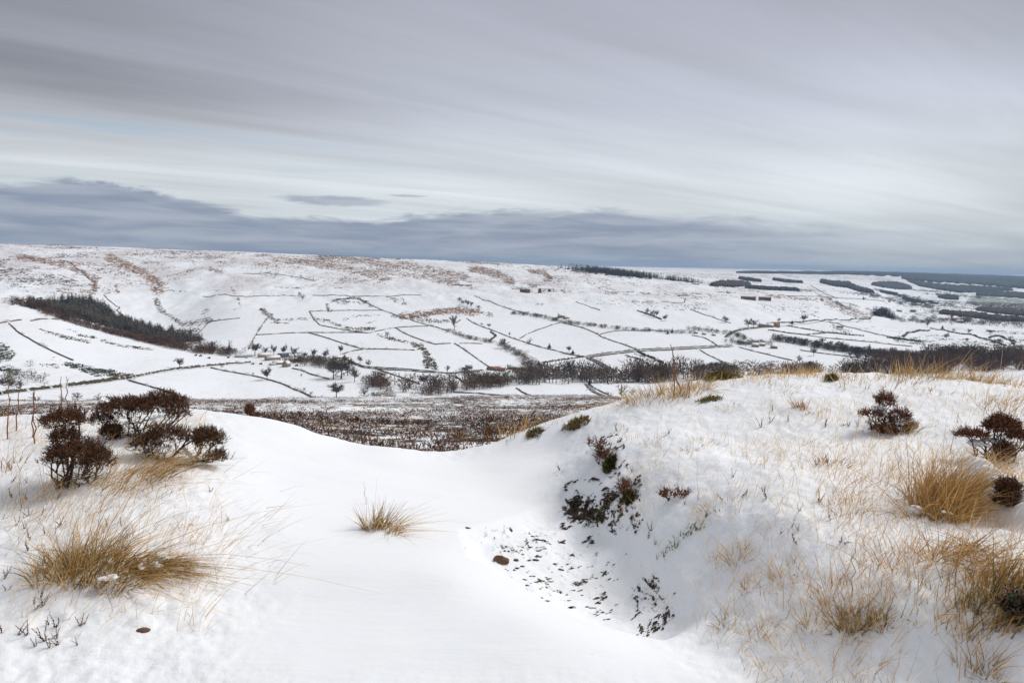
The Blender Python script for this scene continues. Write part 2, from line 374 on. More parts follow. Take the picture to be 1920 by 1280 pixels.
def blades(root, dirn, length, width, bend, col, segs=3):
    """many grass blades at once: root n x 3, dirn n x 3 unit, bend n x 3 added at the tip; returns V, T, colours"""
    n = len(root); t = np.linspace(0, 1, segs + 1)
    P = root[:, None] + dirn[:, None] * (length[:, None] * t)[..., None] + bend[:, None] * (t ** 2)[None, :, None] * length[:, None, None]
    side = np.cross(dirn, rng.normal(size=(n, 3))); side /= np.linalg.norm(side, axis=1, keepdims=True) + 1e-9
    w = width[:, None] * (1 - 0.85 * t[None]) * 0.5
    L = P - side[:, None] * w[..., None]; Rr = P + side[:, None] * w[..., None]
    V = np.stack([L, Rr], 2).reshape(n, -1, 3); k = 2 * (segs + 1)
    q = np.array([(2*i, 2*i+1, 2*i+3, 2*i+2) for i in range(segs)])
    Q = (q[None] + (np.arange(n) * k)[:, None, None]).reshape(-1, 4)
    cc = np.repeat(col, k, 0)
    return V.reshape(-1, 3), Q, cc

# ------------------------------------------------------------------ materials
def mat(name):
    m_ = bpy.data.materials.new(name); m_.use_nodes = True
    nt = m_.node_tree; b = nt.nodes['Principled BSDF']; b.inputs['Specular IOR Level'].default_value = 0.25
    return m_, nt, b, Expr(nt)
def attr(nt, name, out='Color'):
    n = nt.nodes.new('ShaderNodeAttribute'); n.attribute_name = name; return n.outputs[out]
def bump(nt, b, h, dist, strength=1.0):
    n = nt.nodes.new('ShaderNodeBump'); n.inputs['Distance'].default_value = dist; n.inputs['Strength'].default_value = strength
    nt.links.new(h, n.inputs['Height']); nt.links.new(n.outputs[0], b.inputs['Normal'])
def pos(nt): return nt.nodes.new('ShaderNodeNewGeometry').outputs['Position']
SNOW = (0.85, 0.875, 0.915)

def m_near():
    m_, nt, b, e = mat('snow_near'); p = pos(nt)
    soil = attr(nt, 'soil', 'Fac'); veg = attr(nt, 'veg', 'Fac')
    n1 = e.noise(e.vmap(p, (1, 0.55, 1), rotz=0.9), 26.0, 4, 0.62, 0.3)
    n2 = e.noise(p, 60.0, 3, 0.6)
    n0 = e.noise(p, 5.0, 2, 0.5)
    nn = e.m('ADD', e.m('ADD', e.m('MULTIPLY', n1, 0.62), e.m('MULTIPLY', n2, 0.2)), e.m('MULTIPLY', n0, 0.18))
    thr = e.m('SUBTRACT', 0.72, e.m('MULTIPLY', soil, 0.265))
    k = e.ramp(e.m('SUBTRACT', nn, thr), -0.005, 0.03); kthin = e.ramp(e.m('SUBTRACT', nn, thr), -0.06, 0.01)
    v1 = e.noise(p, 22.0, 4, 0.65, 0.2)
    vth = e.m('SUBTRACT', 0.74, e.m('MULTIPLY', veg, 0.24))
    kv = e.ramp(e.m('SUBTRACT', v1, vth), -0.01, 0.05)
    soilc = e.mix(n2, (0.022, 0.015, 0.011), (0.055, 0.038, 0.026))
    vegc = e.mix(e.noise(p, 9.0, 2), (0.10, 0.065, 0.03), (0.26, 0.17, 0.075))
    snow = e.mix(e.ramp(e.noise(p, 3.0, 3), 0.3, 0.7), SNOW, (0.865, 0.88, 0.905))
    c = e.mix(e.m('MULTIPLY', kv, 0.75), snow, vegc); c = e.mix(e.m('MULTIPLY', kthin, 0.38), c, (.30, .26, .23)); c = e.mix(k, c, soilc)
    nt.links.new(c, b.inputs['Base Color']); b.inputs['Roughness'].default_value = 0.7
    rough = attr(nt, 'lumpy', 'Fac')
    hgt = e.m('ADD', e.m('MULTIPLY', e.noise(p, 14.0, 4, 0.6), e.m('ADD', e.m('MULTIPLY', rough, 0.009), 0.002)), e.m('MULTIPLY', k, -0.006))
    ripple = e.m('MULTIPLY', e.noise(e.vmap(p, (5, 26, 5), rotz=0.15), 1.0, 4, 0.6), 0.0045)
    bump(nt, b, e.m('ADD', hgt, ripple), 1.0, 0.9)
    return m_
def m_moor():
    m_, nt, b, e = mat('moor_snow'); p = pos(nt)
    veg = attr(nt, 'veg', 'Fac')
    n1 = e.noise(p, 1.1, 6, 0.7, 0.2); n2 = e.noise(p, 5.0, 3, 0.6)
    nn = e.m('ADD', e.m('MULTIPLY', n1, 0.6), e.m('MULTIPLY', n2, 0.4))
    k = e.ramp(e.m('SUBTRACT', nn, e.m('SUBTRACT', 0.64, e.m('MULTIPLY', veg, 0.24))), -0.02, 0.03)
    vc = e.mix(e.ramp(e.noise(p, 0.35, 3), 0.42, 0.62), (0.045, 0.024, 0.016), (0.17, 0.10, 0.04))
    nt.links.new(e.mix(k, SNOW, vc), b.inputs['Base Color']); b.inputs['Roughness'].default_value = 0.8
    bump(nt, b, nn, 0.12, 0.7)
    return m_
def m_far(name, s, micro=0.0):
    m_, nt, b, e = mat(name); p = pos(nt)
    veg = attr(nt, 'veg', 'Fac'); vc = attr(nt, 'vegcol')
    n1 = e.noise(p, 0.045 * s, 6, 0.7, 0.3); n2 = e.noise(e.vmap(p, (1, 0.32, 1)), 0.2 * s, 2, 0.55)
    nn = e.m('ADD', e.m('MULTIPLY', n1, 0.38), e.m('MULTIPLY', n2, 0.62))
    k = e.ramp(e.m('SUBTRACT', nn, e.m('SUBTRACT', 0.69, e.m('MULTIPLY', veg, 0.27))), -0.01, 0.03)
    # faint peppering of stalks through thin snow
    pep = e.m('MULTIPLY', e.ramp(e.noise(p, 0.012 * s, 4, 0.6), 0.42, 0.66), e.ramp(n2, 0.46, 0.66))
    col = e.mix(e.m('MULTIPLY', pep, e.m('ADD', e.m('MULTIPLY', attr(nt, 'thin', 'Fac'), 1.0), 0.06)), SNOW, (0.27, 0.19, 0.175))
    col = e.mix(e.m('MULTIPLY', e.m('MULTIPLY', attr(nt, 'thin', 'Fac'), e.ramp(e.noise(e.vmap(p, (1, .5, 1)), .008, 4, .6), .35, .7)), 0.62), col, (.50, .42, .41))
    col = e.mix(e.m('MULTIPLY', k, 0.9), col, vc)
    nt.links.new(col, b.inputs['Base Color']); b.inputs['Roughness'].default_value = 0.85
    bump(nt, b, n2, 1.2, 0.5)
    return m_
def m_tone(name, rough=0.8, vary=0.25, scale=6.0, translucent=0.0):
    m_, nt, b, e = mat(name); p = pos(nt)
    t = attr(nt, 'tone'); n_ = e.noise(p, scale, 3, 0.6)
    v = nt.nodes.new('ShaderNodeVectorMath'); v.operation = 'SCALE'; nt.links.new(t, v.inputs[0])
    nt.links.new(e.m('ADD', 1.0 - vary, e.m('MULTIPLY', n_, 2 * vary)), v.inputs['Scale'])
    nt.links.new(v.outputs[0], b.inputs['Base Color']); b.inputs['Roughness'].default_value = rough
    if translucent:
        tr = nt.nodes.new('ShaderNodeBsdfTranslucent'); nt.links.new(v.outputs[0], tr.inputs[0])
        mx = nt.nodes.new('ShaderNodeMixShader'); mx.inputs[0].default_value = translucent
        nt.links.new(b.outputs[0], mx.inputs[1]); nt.links.new(tr.outputs[0], mx.inputs[2])
        nt.links.new(mx.outputs[0], nt.nodes['Material Output'].inputs[0])
    return m_
M = dict(near=m_near(), moor=m_moor(), valley=m_far('valley_snow', 1.0), hills=m_far('far_snow', 0.22),
         grass=m_tone('dry_grass', 0.6, 0.2, 40, 0.3), heather=m_tone('heather', 0.85, 0.3, 60), wood=m_tone('bark', 0.9, 0.25, 3),
         stone=m_tone('weathered_stone', 0.9, 0.35, 1.4), rock=m_tone('rock', 0.85, 0.4, 45), road=m_tone('snowy_road', 0.85, 0.2, 0.6),
         moss=m_tone('moss', 0.95, 0.4, 70), snow=m_tone('snow_clump', 0.75, 0.03, 12), forest=m_tone('forest_canopy', 0.95, 0.35, 0.06),
         paint=m_tone('painted_metal', 0.5, 0.1, 3), glass=m_tone('window_glass', 0.12, 0.0, 1))

# ------------------------------------------------------------------ ground, in rings round the viewpoint
def az_columns(nf, side):
    a = np.concatenate([np.linspace(-math.pi, -R_(side), 26)[:-1], np.linspace(-R_(side), R_(side), nf), np.linspace(R_(side), math.pi, 26)[1:-1]])
    return a
def ring(name, a, r, fn, mat_, kind='structure', attr_fn=None, closed_centre=False):
    A_, R2 = np.meshgrid(a, r); X_ = np.sin(A_) * R2; Y_ = np.cos(A_) * R2
    Z_ = fn(X_.ravel(), Y_.ravel())
    V = np.stack([X_.ravel(), Y_.ravel(), Z_], 1); na, nr = len(a), len(r)
    i = np.arange(nr - 1)[:, None] * na; j = np.arange(na)[None]; j2 = (j + 1) % na
    Q = np.stack([i + j, i + j2, i + na + j2, i + na + j], -1).reshape(-1, 4)
    Q = Q[:, ::-1]
    at = attr_fn(V) if attr_fn else None
    if closed_centre:
        V = np.concatenate([V, [[0, 0, ground_at(0.01, 0.01)]]]); c = len(V) - 1
        tri = np.stack([np.arange(na), (np.arange(na) + 1) % na, np.full(na, c), np.full(na, c)], 1)
        if at: at = {k: np.concatenate([v, v[:1]]) for k, v in at.items()}
        # quads with a doubled corner are avoided: fan the centre with pairs of columns
        fan = np.stack([np.arange(0, na - 1, 2), np.full(na // 2 if na % 2 == 0 else (na - 1) // 2, c), np.arange(2, na + 1, 2) % na, np.arange(1, na, 2)], 1) if na % 2 == 0 else tri[:, :3]
        if na % 2 == 0: Q = np.concatenate([Q, fan])
    me = mesh_np(name, V, Q, mat_, at, smooth=True)
    return link(name, me, kind=kind)

SOIL = [([(1075,925),(1110,935),(1130,960),(1170,985),(1150,995),(1110,980),(1075,985),(1050,960)], 0.95, 22),
        ([(1085,925),(1120,930),(1175,950),(1160,985),(1120,975),(1060,975)], 0.85, 28),
        ([(1160,880),(1200,920),(1205,985),(1180,1000),(1165,940)], 0.8, 18),
        ([(1110,830),(1150,850),(1165,885),(1140,900),(1118,870)], 0.75, 18),
        ([(870,1005),(960,990),(1040,995),(1000,1050),(930,1045)], 0.58, 44),
        ([(1060,1095),(1100,1080),(1140,1068),(1140,1080),(1090,1100)], 0.85, 10),
        ([(930,1010),(1150,1010),(1130,1130),(1010,1130)], 0.46, 70),
        ([(1205,1075),(1245,1075),(1270,1130),(1240,1170),(1205,1160),(1170,1130)], 0.7, 34),
        ([(1000,885),(1075,880),(1075,895),(1000,898)], 0.5, 18)]
VEGN = [([(1120,800),(1330,780),(1500,900),(1640,1050),(1600,1150),(1400,1090),(1260,960),(1180,900)], 0.24, 90),
        ([(0,890),(120,880),(330,900),(410,960),(400,1080),(150,1090),(0,1080)], 0.42, 60),
        ([(1200,720),(1900,680),(1920,800),(1500,790),(1200,800)], 0.26, 40),
        ([(1480,1120),(1700,1130),(1700,1200),(1560,1210)], 0.62, 30),
        ([(80,1060),(240,1070),(230,1140),(120,1120)], 0.5, 30)]
def near_attrs(V):
    px, py = project(V); r = np.hypot(V[:, 0], V[:, 1])
    vis = (V[:, 1] > 0.8) & (r < 8.5)
    soil = np.zeros(len(V)); veg = np.zeros(len(V)); qx, qy = px[vis], py[vis]
    s = np.zeros(len(qx)); v = np.zeros(len(qx))
    for poly, w, soft in SOIL: s = np.maximum(s, w * sstep(-poly_dist(qx, qy, poly), -soft, soft * 0.6))
    for poly, w, soft in VEGN: v = np.maximum(v, w * sstep(-poly_dist(qx, qy, poly), -soft, soft))
    soil[vis] = s; veg[vis] = v
    d = sstep(-poly_dist(V[:, 0], V[:, 1], DRIFT), -0.2, 0.3)
    far = sstep(r, 7.6, 9.5)
    return dict(soil=soil, veg=np.maximum(veg, far * 0.5), lumpy=1 - d)
a_near = az_columns(520, 42)
r_near = np.concatenate([np.linspace(0.25, 1.6, 26)[:-1], np.exp(np.linspace(math.log(1.6), math.log(9.5), 350))[:-1], np.linspace(9.5, 12.0, 30)])
ring('snow_ground', a_near, r_near, lambda x, y: H(x, y), M['near'], attr_fn=near_attrs, closed_centre=True)

def moor_attrs(V):
    px, py = project(V); r = np.hypot(V[:, 0], V[:, 1])
    veg = 0.58 + 0.42 * fbm(V[:, 0] / 9, V[:, 1] / 9, 3, 31)
    veg = np.where(r > 140, 0.2, veg)
    return dict(veg=np.clip(veg, 0, 1))
a_far = az_columns(540, 42)
r_moor = np.concatenate([np.exp(np.linspace(math.log(12), math.log(50), 90))[:-1], np.exp(np.linspace(math.log(50), math.log(130), 50))[:-1], np.exp(np.linspace(math.log(130), math.log(600), 30))])
ring('moorland', a_far, r_moor, lambda x, y: H(x, y), M['moor'], attr_fn=moor_attrs)

BRK = (0.27, 0.145, 0.075); HEA = (0.13, 0.095, 0.095); RUSH = (0.115, 0.085, 0.045); GORSE = (0.035, 0.042, 0.028); PAST = (0.14, 0.17, 0.10); PINK = (0.24, 0.15, 0.13)
STROKES = [  # colour, line in the photograph, half width in pixels, density
 (HEA,[(0,505),(60,515),(130,528)],16,.62),(HEA,[(0,520),(80,528)],14,.58),(HEA,[(95,485),(170,478)],12,.5),(HEA,[(120,500),(200,505),(270,520)],14,.45),(HEA,[(0,470),(90,476)],8,.35),
 (BRK,[(40,482),(90,490),(140,503),(178,522)],6,.6),(BRK,[(178,522),(176,548)],4,.7),(BRK,[(205,482),(230,497),(262,508),(290,525),(298,545)],8,.62),(BRK,[(100,487),(150,495),(215,498)],4,.55),
 (HEA,[(278,478),(300,480)],9,.6),(HEA,[(268,493),(300,495)],7,.6),(HEA,[(355,480),(365,495)],5,.55),(HEA,[(385,485),(420,492)],5,.4),(BRK,[(395,506),(415,510)],4,.6),
 (BRK,[(110,545),(135,548)],4,.55),(BRK,[(155,545),(170,552)],4,.55),(BRK,[(217,532),(222,550)],2,.6),
 (RUSH,[(292,562),(300,580),(320,595),(345,608)],6,.78),(RUSH,[(345,608),(380,602),(392,600)],9,.72),(RUSH,[(335,622),(365,618)],7,.68),(RUSH,[(378,590),(390,580)],4,.62),(RUSH,[(435,540),(440,550)],3,.7),(RUSH,[(445,558),(452,575),(440,580)],2,.6),
 (RUSH,[(93,624),(125,632),(165,641)],5,.66),(RUSH,[(75,617),(95,624)],2,.6),(RUSH,[(148,628),(175,632)],3,.66),(RUSH,[(190,637),(225,648),(285,655)],4,.74),(RUSH,[(128,617),(142,622)],4,.5),
 (GORSE,[(128,682),(160,692),(205,698)],7,.86),(RUSH,[(135,685),(180,700),(245,705)],8,.70),(GORSE,[(2,655),(14,668)],14,.72),(GORSE,[(0,690),(28,696)],7,.8),(HEA,[(0,715),(30,722)],10,.6),(RUSH,[(75,680),(110,690)],6,.35),(HEA,[(95,665),(110,680)],8,.35),
 (GORSE,[(60,728),(130,722),(195,712),(240,709)],3,.95),(RUSH,[(0,738),(60,729),(130,722),(240,708),(330,690),(425,682)],3,.85),
 (BRK,[(520,486),(560,490),(620,498),(680,510),(720,522)],8,.55),(BRK,[(600,486),(680,490),(745,500)],7,.55),(HEA,[(490,505),(570,510)],9,.38),(BRK,[(745,496),(800,505),(870,520)],9,.5),(BRK,[(800,512),(840,525)],7,.55),(BRK,[(890,505),(925,512),(955,525)],8,.62),
 (BRK,[(840,488),(960,498)],2,.5),(BRK,[(480,480),(740,482)],2,.45),(BRK,[(0,462),(180,466),(450,476)],2,.4),(BRK,[(995,508),(1020,512),(1032,522)],4,.62),(BRK,[(1080,510),(1105,515)],3,.45),
 (RUSH,[(512,538),(562,540)],2,.7),(RUSH,[(627,540),(640,540)],1,.8),(GORSE,[(852,534),(882,535)],2,.98),
 (RUSH,[(490,580),(500,588),(512,598)],5,.74),(RUSH,[(515,601),(580,598)],4,.62),(BRK,[(510,605),(540,606)],2,.5),(RUSH,[(590,598),(615,602),(640,612),(670,618),(700,616)],5,.68),(RUSH,[(645,600),(660,592),(710,592)],4,.60),(RUSH,[(690,606),(705,602)],3,.6),(RUSH,[(612,570),(618,583)],3,.7),
 (GORSE,[(622,565),(640,560),(665,559),(690,566),(697,575)],3,.86),(GORSE,[(635,566),(680,568)],5,.6),(BRK,[(730,560),(760,570)],4,.4),(GORSE,[(755,560),(762,568)],3,.66),
 (BRK,[(755,592),(800,588),(850,582),(890,586)],7,.66),(RUSH,[(740,592),(800,600),(835,602)],6,.6),(BRK,[(890,583),(920,590)],4,.4),
 (RUSH,[(712,628),(745,638),(790,646)],5,.78),(RUSH,[(775,645),(795,655),(800,668),(812,685)],7,.9),(GORSE,[(795,675),(802,688)],4,.9),(RUSH,[(470,655),(530,651)],2,.2),
 (RUSH,[(1175,667),(1195,671),(1214,681)],3,.86),(RUSH,[(1190,664),(1208,668)],2,.8),(GORSE,[(1310,691),(1350,684),(1375,696)],9,.85),
 (PINK,[(1375,685),(1420,688),(1470,690)],14,.55),(HEA,[(1400,680),(1440,700)],9,.55),
 (HEA,[(970,540),(1100,545),(1250,550),(1350,555)],9,.36),(PINK,[(1100,560),(1250,575),(1330,575)],10,.4),(PINK,[(1440,575),(1520,585)],16,.42),(RUSH,[(1340,547),(1380,549)],2,.6),(RUSH,[(1120,548),(1190,547)],1.5,.66),
 (RUSH,[(1005,572),(1018,570)],3,.65),(BRK,[(1545,560),(1580,580),(1620,592)],8,.48),(BRK,[(1440,555),(1540,562)],3,.5),(RUSH,[(1313,572),(1325,578)],4,.4),
 (HEA,[(1470,515),(1560,518),(1640,522),(1690,528)],9,.55),(PINK,[(1260,514),(1420,518),(1500,520)],8,.5),(PINK,[(1700,530),(1740,545)],6,.5),(RUSH,[(1440,540),(1520,545)],4,.5),(PINK,[(1560,545),(1700,560)],5,.35),
 (PAST,[(1770,650),(1830,655),(1920,652)],12,.55),(PAST,[(1560,622),(1620,615),(1700,625)],5,.35),(PAST,[(1700,632),(1800,638)],8,.3),((.06,.08,.045),[(1820,565),(1920,575)],10,.85),((.06,.08,.045),[(1860,555),(1920,560)],5,.8),(PAST,[(1700,560),(1850,590)],12,.3),(PAST,[(1560,610),(1590,625)],4,.6),
 (HEA,[(1700,552),(1800,560),(1880,570)],10,.42),(RUSH,[(1400,518),(1480,512)],4,.4),(HEA,[(0,500),(40,530)],20,.5),(HEA,[(30,545),(110,548)],5,.5),(HEA,[(150,535),(210,545)],9,.42),(HEA,[(230,520),(280,535)],9,.42),(BRK,[(250,478),(330,483),(420,482)],3,.45),(HEA,[(300,500),(380,520)],12,.3),
 (BRK,[(480,495),(560,500)],6,.45),(BRK,[(700,505),(800,520),(850,530)],7,.5),(BRK,[(560,520),(700,530)],6,.35),(HEA,[(570,515),(660,520)],10,.35),(PINK,[(860,515),(1000,530),(1150,530)],9,.42),(RUSH,[(470,520),(484,534)],2,.5),(RUSH,[(395,545),(420,545)],2,.6),(RUSH,[(300,545),(350,546)],2,.6),
 (PAST,[(1690,638),(1800,645),(1920,648)],14,.5),((.06,.08,.045),[(1830,560),(1920,568)],14,.9),((.05,.065,.05),[(1800,590),(1920,600)],8,.6),((.05,.06,.05),[(1700,575),(1800,580)],5,.5),((.05,.06,.05),[(1650,545),(1720,560),(1800,565)],6,.55),(PAST,[(1720,590),(1800,600)],6,.5),(PAST,[(1750,545),(1850,552)],6,.6),((.06,.065,.055),[(1850,620),(1920,625)],4,.5),
 (PAST,[(1140,722),(1100,730)],5,.3),(GORSE,[(1160,616),(1190,620)],1,.3)]
def far_attrs(V):
    px, py = project(V); n = len(V); den = np.zeros(n); col = np.tile(np.array(HEA), (n, 1)); r = np.hypot(V[:, 0], V[:, 1])
    vis = (np.abs(px - 960) < 1100) & (V[:, 1] > 0)
    qx, qy = px[vis], py[vis]; d0 = den[vis]; c0 = col[vis]
    warp = 4 * fbm(V[vis, 0] / 60, V[vis, 1] / 60, 2, 41)
    for c, line, w, dn in STROKES:
        if c is BRK: w = w * 1.5; dn = min(dn * 1.3, .85)
        l = np.array(line); box = (qx > l[:, 0].min() - 4 * w) & (qx < l[:, 0].max() + 4 * w) & (qy > l[:, 1].min() - 2.5 * w) & (qy < l[:, 1].max() + 2.5 * w)
        if not box.any(): continue
        ysc = 1.6
        d = line_dist(qx[box] + 0.5 * warp[box], qy[box] + 0.25 * warp[box], line, ysc) * 1.0
        k = dn * sstep(d, w * 1.9, w * 0.45)
        cur = d0[box]; better = k > cur
        d0[box] = np.where(better, k, cur); cb = c0[box]; cb[better] = c; c0[box] = cb
    den[vis] = d0; col[vis] = c0
    tl = V[:, 2] / 170.0
    thin = np.clip(sstep(V[:, 2], -125, -60) * 0.9 + 0.1, 0, 1) * (0.75 + 0.5 * fbm(V[:, 0] / 120, V[:, 1] / 300, 2, 43))
    den = np.clip(den, 0, 1)
    back = sstep(V[:, 2], -60, 0) * 0.24
    rt = sstep(px, 1580, 1800) * sstep(r, 2300, 3400) * (V[:, 1] > 0); dk = rt * (.42 + .3 * fbm(V[:, 0] / 260, V[:, 1] / 500, 3, 47)); up = dk > den; col[up] = (.07, .08, .065); den = np.maximum(den, dk)
    den = np.maximum(den, back)
    return dict(veg=den, vegcol=col, thin=np.clip(thin, 0, 1))
r_val = np.concatenate([np.exp(np.linspace(math.log(600), math.log(800), 24))[:-1], np.linspace(800, 1300, 95)[:-1], np.linspace(1300, 2700, 150)[:-1], np.exp(np.linspace(math.log(2700), math.log(4600), 70))])
ring('valley', a_far, r_val, lambda x, y: H(x, y), M['valley'], attr_fn=far_attrs)
r_hil = np.concatenate([np.exp(np.linspace(math.log(4600), math.log(9000), 60))[:-1], np.exp(np.linspace(math.log(9000), math.log(24500), 30))])
ring('far_hills', a_far, r_hil, lambda x, y: H(x, y), M['hills'], attr_fn=far_attrs)
# ------------------------------------------------------------------ walls, hedges and roads of the valley
def world_line(pts2, rmin=640.0, step=6.0):
    P = [hit(px, py, rmin) for px, py in pts2]
    out = []
    for a, b in zip(P[:-1], P[1:]):
        n_ = max(1, int((b - a).length / step))
        for i in range(n_): out.append((a.x + (b.x - a.x) * i / n_, a.y + (b.y - a.y) * i / n_))
    out.append((P[-1].x, P[-1].y)); out = np.array(out)
    if len(out) > 4:                            # ease the corners a little
        for _ in range(2): out[1:-1] = 0.25 * out[:-2] + 0.5 * out[1:-1] + 0.25 * out[2:]
    return out
def ribbon(line, prof, jit, col, lift=0.0, seed=0, colj=0.25, caps=0.0):
    """sweep a cross-section (offset, height) along a line laid on the ground"""
    g = Geo(); n_ = len(line); t = np.gradient(line, axis=0); t /= np.linalg.norm(t, axis=1, keepdims=True) + 1e-9
    nrm = np.stack([t[:, 1], -t[:, 0]], 1); z = H(line[:, 0], line[:, 1]); k = len(prof); V = []
    for o, h in prof:
        jj = rng.uniform(-jit, jit, n_); jh = rng.uniform(-jit, jit, n_) * (h > 0)
        xy = line + nrm * (o + jj * 0.5)[:, None]
        V.append(np.stack([xy[:, 0], xy[:, 1], H(xy[:, 0], xy[:, 1]) + lift + h + jh], 1))
    V = np.stack(V, 1).reshape(-1, 3); snowy = np.repeat(rng.uniform(size=n_) < caps, k)
    T = [(i*k+j, i*k+j+1, (i+1)*k+j+1, (i+1)*k+j) for i in range(n_-1) for j in range(k-1)]
    T += [(i*k+j, (i+1)*k+j, (i+1)*k+j+1, i*k+j+1) for i in () for j in ()]
    c = np.array(col)[None] * (1 + rng.uniform(-colj, colj, (len(V), 1))); c = np.where(snowy[:, None], np.array((.6, .6, .6)), c)
    g.add(V, T, c); return g
DARKST = (0.14, 0.115, 0.095); VERGE = (0.095, 0.08, 0.05); HEDGE = (0.06, 0.048, 0.036)
def field_wall(label, pts2, h=1.6, w=1.2, group='dry stone walls between the fields', rmin=640):
    l = world_line(pts2, rmin); g = ribbon(l, [(-w/2-.5, -.4), (-w/2, h*.92), (-w*.2, h*1.02), (w*.2, h*1.02), (w/2, h*.92), (w/2+.5, -.4)], 0.3, DARKST, 0.0, colj=.45, caps=.16)
    link('field_wall', g.mesh('field_wall', M['stone']), label=label, category='wall', group=group)
def hedge(label, pts2, h=2.6, w=3.4, col=HEDGE, rmin=640):
    l = world_line(pts2, rmin, 2.5); g = ribbon(l, [(-w/2, -.5), (-w*.45, h*.55), (-w*.1, h), (w*.25, h*.9), (w*.45, h*.5), (w/2, -.5)], 1.1, col, 0.0, colj=0.6, caps=.12)
    link('hedge', g.mesh('hedge', M['wood']), label=label, category='hedge', group='hedgerows in the valley')
def road(name, pts2, w=5.0, col=(0.50, 0.49, 0.49), rmin=640):
    l = world_line(pts2, rmin, 4); g = ribbon(l, [(-w/2-1.2, -.3), (-w/2, 0.22), (-w*.25, .24), (-w*.1, .25), (w*.1, .25), (w*.25, .24), (w/2, .22), (w/2+1.2, -.3)], 0.05, col, 0.05, colj=0.2)
    link(name, g.mesh(name, M['road']), kind='structure')
